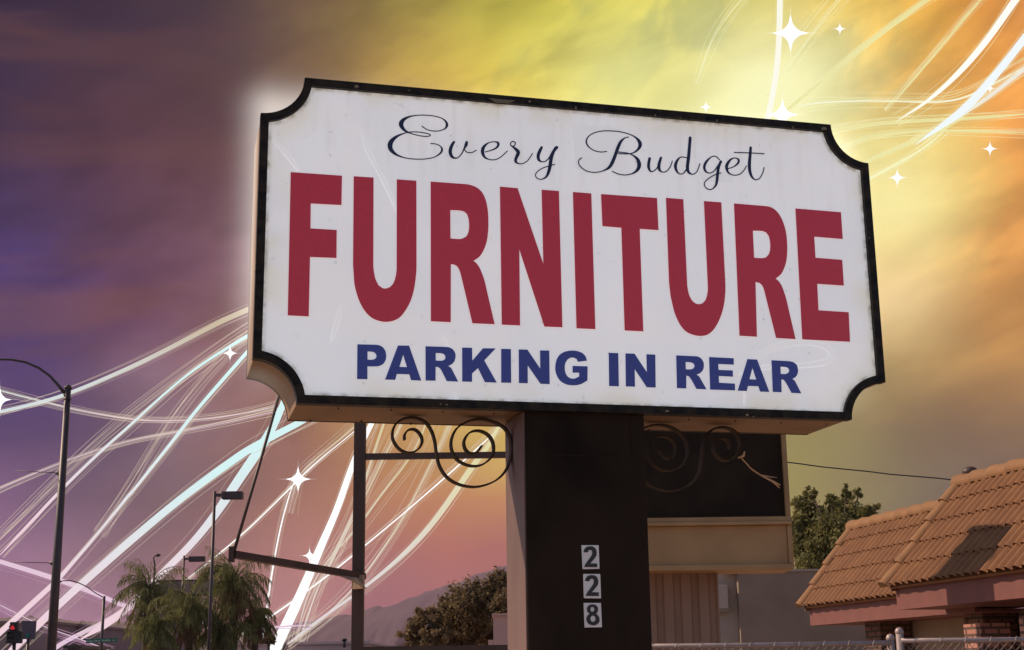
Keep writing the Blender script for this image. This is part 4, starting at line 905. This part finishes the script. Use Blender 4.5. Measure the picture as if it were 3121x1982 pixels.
# ------------------------------------------------------------------ hills and mountains
def ridge(name, prof, Y, m, depth, amp, seed, ustep=4):
    rnd = random.Random(seed); mb = MB(); us = []; u = prof[0][0]
    while u <= prof[-1][0]: us.append(u); u += ustep
    def pv(u):
        for (a, b_), (c, d_) in zip(prof, prof[1:]):
            if a <= u <= c: return b_+(d_-b_)*(u-a)/(c-a)
        return prof[-1][1]
    rowsN = 14; vs = []
    for j in range(rowsN+1):
        f = j/rowsN
        for u in us:
            nz = noise.fractal(Vector((u*.012, seed*3.1, 0)), .8, 2.2, 6)
            p = at(u, pv(u)+amp*nz, Y)
            q_ = noise.fractal(Vector((u*.02, f*2.2, seed)), .9, 2.1, 6)
            hgt = p.z*(1-(1-f)**1.35) if f < 1 else p.z
            vs.append((p.x, Y-depth*(1-f)+q_*depth*.10*(1 if 0 < f < 1 else 0), hgt*(1+q_*.12*(1 if 0 < f < 1 else 0))))
    for u in us:
        p = at(u, pv(u), Y); vs.append((p.x, Y+depth, 0))
    n = len(us); fs = [(j*n+i, j*n+i+1, (j+1)*n+i+1, (j+1)*n+i) for j in range(rowsN+1) for i in range(n-1)]
    mb.add(vs, fs, True); return tag(mb.build(name, m), kind='structure')
m_mt = mat('mountain', (.052,.034,.046), (.07,.046,.058), .006, .95, detail=10); m_hl = mat('near_hill', (.14,.105,.10), (.20,.15,.13), .02, .95, detail=10)
ridge('mountains', [(480,1520),(600,1490),(700,1466),(760,1456),(855,1441),(900,1428),(960,1408),(1044,1378),(1100,1360),(1190,1332),(1260,1300),(1400,1290),(1700,1400),(2000,1480),(2500,1530)], 3000, m_mt, 900, 7, 2)
ridge('hills', [(-500,1440),(-100,1452),(0,1456),(60,1452),(140,1457),(200,1466),(290,1464),(380,1480),(500,1497),(620,1504),(720,1515),(900,1545)], 900, m_hl, 300, 4, 6)

# ------------------------------------------------------------------ ribbons of light in the sky
def glowmat(name, c, s, tr_=0.0, c2=None):
    m = bpy.data.materials.new(name); m.use_nodes = True; t_ = m.node_tree; t_.nodes.clear()
    e = t_.nodes.new('ShaderNodeEmission'); e.inputs[0].default_value = c+(1,); e.inputs[1].default_value = s
    o_ = t_.nodes.new('ShaderNodeOutputMaterial')
    if c2:
        tx = t_.nodes.new('ShaderNodeTexCoord'); sx = t_.nodes.new('ShaderNodeSeparateXYZ'); t_.links.new(tx.outputs['Generated'], sx.inputs[0])
        mc = t_.nodes.new('ShaderNodeMix'); mc.data_type = 'RGBA'; mc.inputs[6].default_value = c2+(1,); mc.inputs[7].default_value = c+(1,)
        mr = t_.nodes.new('ShaderNodeMapRange'); mr.inputs[1].default_value = .15; mr.inputs[2].default_value = .75; t_.links.new(sx.outputs[2], mr.inputs[0])
        t_.links.new(mr.outputs[0], mc.inputs[0]); t_.links.new(mc.outputs[2], e.inputs[0])
    if tr_ > 0:
        x = t_.nodes.new('ShaderNodeBsdfTransparent'); mx = t_.nodes.new('ShaderNodeMixShader'); mx.inputs[0].default_value = tr_
        t_.links.new(e.outputs[0], mx.inputs[1]); t_.links.new(x.outputs[0], mx.inputs[2]); t_.links.new(mx.outputs[0], o_.inputs[0])
    else: t_.links.new(e.outputs[0], o_.inputs[0])
    return m
G_ICE = glowmat('ice_light', (.74,1,1), .92, .10, (.95,.70,.78)); G_CREAM = glowmat('cream_light', (.80,.66,.48), .8, .30, (.9,1,1)); G_STRAW = glowmat('straw_light', (.90,.80,.50), .8, .4, (1,.92,.85)); G_PINK = glowmat('pink_light', (1,.74,.90), .80, .25)
G_GOLD = glowmat('gold_light', (1,.95,.45), .85, .45); G_WHITE = glowmat('white_light', (1,1,1), 1.15, .0); G_THREAD = glowmat('thread_light', (1,.82,.66), .72, .45); G_TH2 = glowmat('gold_thread', (1,1,.6), .95, .5); G_TH3 = glowmat('pink_thread', (1,.55,.85), .55, .4)
C1 = (0,694.4,.30275); C2 = (0,1080.2,.29365); C3 = (540.1,887.3,.4198); C6 = (1658.8,0,.3532)
YR = [125.0]
def px(c, pts): return [(c[0]+p[0]*c[2], c[1]+p[1]*c[2]) for p in pts]
def ribbon(label, pts, w, m, mth, nth, seed, spread=14, cat='light ribbon'):
    """pts in overview units, w = widths at the points"""
    YR[0] += .9; Y = YR[0]; kk = Y/3288; rnd = random.Random(seed)
    P = catmull([(p[0], p[1], ww) for p, ww in zip(pts, w)], 8)
    for _ in range(30):
        P = [P[0]]+[tuple((P[i-1][j]+2*P[i][j]+P[i+1][j])/4 for j in range(3)) for i in range(1, len(P)-1)]+[P[-1]]
    n_ = len(P)-1; P = [(p[0], p[1], p[2]*min(1, .15+i*.15, .15+(n_-i)*.15)) for i, p in enumerate(P)]
    c = at(P[len(P)//2][0], P[len(P)//2][1], Y); r_ = tag(empty('light_ribbon', c), label, cat, 'ribbons of light across the sky')
    mb = MB(); mb.tube([at(p[0], p[1], Y) for p in P], [max(.5, p[2]*.5)*kk for p in P], 8, flat=.25, up=(0,1,0)); part(mb, 'ribbon', m, r_)
    for k in range(nth+3):
        sp_ = spread*(1.0 if k < nth else 1.35); o0, o1, om = rnd.uniform(-sp_, sp_), rnd.uniform(-sp_, sp_), rnd.uniform(-spread, spread)*.5
        mb = MB(); n = len(P); q_ = []
        for i, p in enumerate(P):
            f = i/(n-1); a = P[max(i-1,0)]; b2 = P[min(i+1,n-1)]; d_ = Vector((b2[0]-a[0], b2[1]-a[1])).normalized()
            of = o0*(1-f)+o1*f+om*4*f*(1-f); q_.append(at(p[0]-d_.y*of, p[1]+d_.x*of, Y+.3+.15*k))
        mb.tube(q_, .36*kk*rnd.uniform(.8,1.5), 5); part(mb, 'thread', mth, r_)
RB = [
 ('broad cream ribbon rising from the left edge to the sign above the other ribbons', px(C1, [(-60,918),(0,905),(250,850),(480,785),(800,655),(1100,520),(1400,370),(1700,210),(1965,95),(2150,20)]), [8,8,8,8,9,10,12,13,14,14], G_CREAM, G_THREAD, 4, 12),
 ('slim icy ribbon second from the top between lamp and sign', px(C1, [(2100,220),(1965,290),(1700,450),(1400,650),(1060,970),(850,1150),(500,1480),(250,1755),(0,2018)])+[], [10,9,7,5,6,6,7,7,8], G_ICE, G_THREAD, 4, 14),
 ('icy ribbon dropping steeply from the sign towards the tall lamp foot', px(C1, [(2100,250),(1965,390),(1780,600),(1500,920),(1400,1060),(1150,1370),(1010,1550)])+px(C2, [(1050,260),(880,480),(640,760),(480,950),(350,1070),(0,1390),(-100,1480)]), [10,9,9,8,8,7,6,8,5,7,10,12,13,13], G_ICE, G_THREAD, 5, 12),
 ('widest pale ribbon sweeping from below the sign to the lower left corner', [(775,959),(666,1013),(582,1059)]+px(C2, [(1880,0),(1500,270),(1200,520),(1000,690),(640,1010),(400,1230),(150,1480),(0,1620)]), [14,16,18,19,17,18,18,17,17,17,17], G_ICE, G_THREAD, 5, 22),
 ('bright icy ribbon falling behind the tall shoebox lamp to the palms', px(C3, [(330,60),(300,150),(230,310),(100,500),(0,650)])+px(C2, [(1700,480),(1500,720),(1300,910),(1050,1170),(900,1290),(650,1440)]), [14,14,22,22,22,18,17,15,14,16,16], G_ICE, G_THREAD, 4, 20),
 ('pink ribbon running from the left edge down behind the palms to the right', px(C2, [(-60,800),(0,820),(300,910),(600,1010),(850,1110),(1000,1180),(1300,1250),(1600,1310),(1900,1340),(2150,1350),(2500,1325)]), [10,10,11,11,10,9,7,6,5,5,4], G_PINK, G_TH3, 4, 12),
 ('dazzling wide white ribbon plunging left of the steel post', px(C3, [(840,170),(790,270),(690,470),(620,700),(540,880),(480,1020),(440,1120),(370,1280),(250,1529),(200,1640)]), [12,12,14,15,17,19,20,24,26,26], G_WHITE, G_THREAD, 6, 20),
 ('long curved cream ribbon sweeping under the left iron scroll', px(C3, [(1560,160),(1480,330),(1440,400),(1350,510),(1200,740),(1050,920),(900,1060),(740,1190),(600,1290),(440,1400),(320,1500)]), [6,8,11,14,13,12,9,6,5,4,4], glowmat('wheat_light', (.92,.86,.5), .85, .3, (.9,.85,.9)), G_THREAD, 5, 12),
 ('thin pale ribbon crossing from the right scroll tip to the palms', px(C3, [(1560,240),(1310,470),(1050,700),(750,950),(500,1150),(250,1330),(130,1400),(-100,1530)]), [3,3,3,3,3,4,4,3], G_WHITE, G_THREAD, 5, 10),
 ('thin bright ribbon through the middle of the steel frame', px(C3, [(1270,150),(1230,270),(1170,400),(1010,730),(880,930),(760,1100),(660,1220),(500,1370),(380,1460),(250,1540)]), [3,3,3,3,4,3.5,3,3,3,3], G_STRAW, G_THREAD, 6, 14),
 ('hairline ribbon slanting from the glowing star to the small lamp arm', px(C3, [(830,190),(650,345),(480,480),(370,590),(200,760),(30,920),(-250,1140)]), [1.5,2,2.5,3,2.5,2.5,2], G_WHITE, G_THREAD, 4, 8),
 ('nearly upright white ribbon just right of the palms', px(C3, [(380,560),(350,600),(280,850),(240,1080),(205,1300),(180,1529)]), [2,2.5,3,3.5,4,5], G_WHITE, G_THREAD, 3, 10),
 ('slim ribbon passing behind the upper steel post', px(C3, [(1010,140),(960,270),(880,420),(740,700),(640,900),(570,1040),(500,1160),(440,1330),(380,1500)]), [3,3,3,3,3,3,3.5,3.5,3], G_STRAW, G_THREAD, 8, 20),
 ('flat sagging bundle of threads across the tall lamp', px(C1, [(-60,720),(0,740),(300,820),(600,895),(1000,965),(1300,980),(1700,955),(2039,890),(2150,860)]), [1.4,1.4,1.6,1.6,2,2,1.8,1.6,1.6], G_ICE, G_THREAD, 6, 10),
 ('rising bundle of threads below the sagging one', px(C1, [(-60,1530),(0,1500),(500,1290),(850,1175),(1100,1110),(1400,1060),(1800,985),(2039,925),(2250,880)]), [1.4,1.4,1.5,1.5,1.5,1.5,1.5,1.5,1.5], G_PINK, G_THREAD, 6, 9),
 ('pink threads descending across the lower left corner', px(C2, [(-60,1140),(0,1165),(200,1270),(400,1360),(640,1440),(900,1540)]), [1.8,1.8,2,2,2,2], G_PINK, G_TH3, 5, 12),
 ('pink ribbon slanting up from the bottom edge to the left palm', px(C2, [(330,1600),(480,1480),(660,1390),(820,1310),(1000,1200),(1200,1080)]), [10,10,10,9,8,6], G_PINK, G_TH3, 3, 14),
 ('nearly upright pale ribbon above the right part of the sign', px(C6, [(497,-60),(495,0),(490,350),(455,600),(415,790),(400,860)]), [15,15,14,14,15,15], glowmat('pale_gold_light', (1,.98,.86), 1.0, .25), G_TH2, 4, 10),
 ('long gold ribbon from the big star up to the top edge', px(C6, [(1560,-60),(1470,0),(1250,160),(1000,350),(800,520),(560,720),(480,790)]), [12,13,14,13,9,8,6], G_GOLD, G_TH2, 5, 14),
 ('bright white ribbon curving up through the top right', px(C6, [(2110,-60),(2060,0),(1900,240),(1700,480),(1500,660),(1380,740),(1270,810)]), [17,18,16,14,8,4,3], glowmat('bright_gold_light', (1,1,.9), 1.05, .1), G_TH2, 6, 16),
 ('broad pale ribbon nearest the right edge', px(C6, [(2200,160),(2121,260),(1950,480),(1750,710),(1600,820),(1500,890),(1390,970)]), [20,20,18,22,14,8,3], glowmat('sky_light', (.90,.97,1), 1.0, .15), G_TH2, 6, 18),
 ('pale ribbon fading below the broad one at the right edge', px(C6, [(2200,400),(2121,460),(1900,640),(1700,770),(1600,840)]), [12,12,10,8,5], glowmat('faint_light', (1,1,.9), .9, .4), G_TH2, 4, 14),
 ('slim gold ribbon between the two bright ones at the top right', px(C6, [(1900,-80),(1830,0),(1600,270),(1350,570),(1200,740)]), [6,6,5,4,2], G_GOLD, G_TH2, 5, 12),
 ('thin arching ribbon leaving the big star to the right', px(C6, [(560,720),(700,690),(900,675),(1200,672),(1500,685),(1720,665),(1950,540),(2160,430)]), [3,4,4.5,3,4,5,4,4], glowmat('soft_gold_light', (1,1,.75), .95, .3), G_TH2, 7, 22),
 ('level gold ribbon right of the sign corner, the upper of two', px(C6, [(760,880),(830,872),(1100,822),(1500,800),(1800,785),(2200,755)]), [8,8,9,9,9,10], G_GOLD, G_TH2, 4, 14),
 ('level gold ribbon right of the sign corner, the lower of two', px(C6, [(860,1010),(900,980),(1050,912),(1300,882),(1600,866),(2200,888)]), [6,6,7,7,7,8], G_GOLD, G_TH2, 4, 12),
 ('short gold ribbon climbing from the notched corner of the sign', px(C6, [(1020,1100),(1070,1080),(1250,1000),(1450,920),(1600,850),(1700,780)]), [9,9,10,8,6,4], G_GOLD, G_TH2, 4, 12),
 ('lowest gold ribbon climbing from the right side of the sign', px(C6, [(1050,1215),(1090,1190),(1300,1080),(1500,960),(1600,860)]), [6,6,6,5,4], glowmat('lemon_light', (1,1,.6), .95, .35), G_TH2, 5, 12),
 ('fine straw bundle through the left half of the steel frame opening', px(C3, [(780,200),(640,330),(500,440),(400,530),(370,600),(330,760)]), [2,2.5,2.5,2.5,2,1.5], G_STRAW, G_THREAD, 5, 16),
 ('straw ribbon crossing the steel post at its middle', px(C3, [(1130,150),(1080,330),(980,500),(860,640),(760,790),(640,930),(560,1010),(430,1200),(360,1529)]), [4,4,4,4,3.5,3,3,3,3], G_STRAW, G_THREAD, 5, 18),
 ('pale bundle fanning out right of the steel post', px(C3, [(900,150),(840,330),(790,480),(700,760),(620,920),(560,1040),(540,1100)]), [6,6,5,4,3,3,2], G_STRAW, G_THREAD, 5, 18),
 ('thin threads between the two steep icy ribbons', px(C1, [(2060,240),(1900,300),(1500,720),(1200,1150),(980,1529),(760,1850)]), [1.4]*6, G_THREAD, G_THREAD, 5, 16),
 ('threads rising beside the tall lamp to the sign edge', px(C1, [(2100,180),(1965,235),(1100,860),(700,1210),(340,1560),(0,1900),(-80,1980)]), [1.5]*7, G_THREAD, G_THREAD, 4, 18),
 ('faint vertical threads at the top centre right', px(C6, [(300,-60),(180,60),(60,240),(0,380),(-60,560)]), [1.5,1.5,1.5,1.5,1.2], G_TH2, G_TH2, 4, 14),
 ('faint slanting threads left of the top star', px(C6, [(960,-80),(900,0),(700,240),(480,560),(300,760),(200,880)]), [2,2.2,2.2,2,2,1.5], G_TH2, G_TH2, 6, 24),
]
for i, (lab, pts, w, m, mt, nth, spd) in enumerate(RB): ribbon(lab, pts, w, m, mt, nth, 100+i, spd)
# four-pointed stars of light
def star(u, v, r, label):
    YR[0] -= .0; Y = 118; kk = Y/3288; c = at(u, v, Y); d_ = ray(u, v)
    mb = MB(); a1 = CR; a2 = CU
    def spike(L, wd):
        vs = []; n = 32
        for k in range(n):
            an = 2*math.pi*k/n; 
            rr = L/((abs(math.cos(an))**.55+abs(math.sin(an))**.55)**(1/.55))*1.0
            vs.append(c+(a1*math.cos(an)+a2*math.sin(an))*max(rr, 0)*kk)
        f_ = len(vs); vs += [c+F_*wd*kk, c-F_*wd*kk]
        mb.add(vs, [(k, (k+1)%n, f_) for k in range(n)]+[((k+1)%n, k, f_+1) for k in range(n)])
    r = r*.8; spike(r*2.0, r*.35)
    for ax in (a1, a2): mb.tube([c-ax*r*3.2*kk, c, c+ax*r*3.2*kk], [.02*kk, .5*kk*max(1, r/14), .02*kk], 6, cap=False)
    tag(mb.build('light_star', G_WHITE), label, 'star of light', 'four-pointed stars of light')
for a in ((1859,78,30,'largest four-pointed star of light at the top right'),(1840,270,26,'large four-pointed star of light on the top edge of the sign'),(1975,68,9,'small star of light right of the largest one'),
          (2110,418,13,'star of light just right of the notched sign corner'),(2328,350,11,'star of light near the right edge under the ribbons'),(2328,208,7,'tiny star of light on the broad right ribbon'),
          (1660,252,9,'small star of light above the sign top edge'),(541,831,11,'star of light left of the sign beside the icy ribbons'),(701,1127,19,'glowing star of light below the lower left sign corner'),(728,1307,11,'star of light above the light arm'),(0,940,18,'star of light cut by the left edge')):
    star(*a)

# ------------------------------------------------------------------ haze in the air
hz = bpy.data.materials.new('haze_air'); hz.use_nodes = True; t_ = hz.node_tree; t_.nodes.clear()
pv_ = t_.nodes.new('ShaderNodeVolumePrincipled'); pv_.inputs['Color'].default_value = (.80,.52,.70,1); pv_.inputs['Density'].default_value = .00010; pv_.inputs['Anisotropy'].default_value = .0
ho = t_.nodes.new('ShaderNodeOutputMaterial'); t_.links.new(pv_.outputs[0], ho.inputs['Volume'])
mb = MB(); mb.box(-4100, 4100, -4100, 4100, -1, 265); tag(mb.build('haze', hz), kind='stuff')
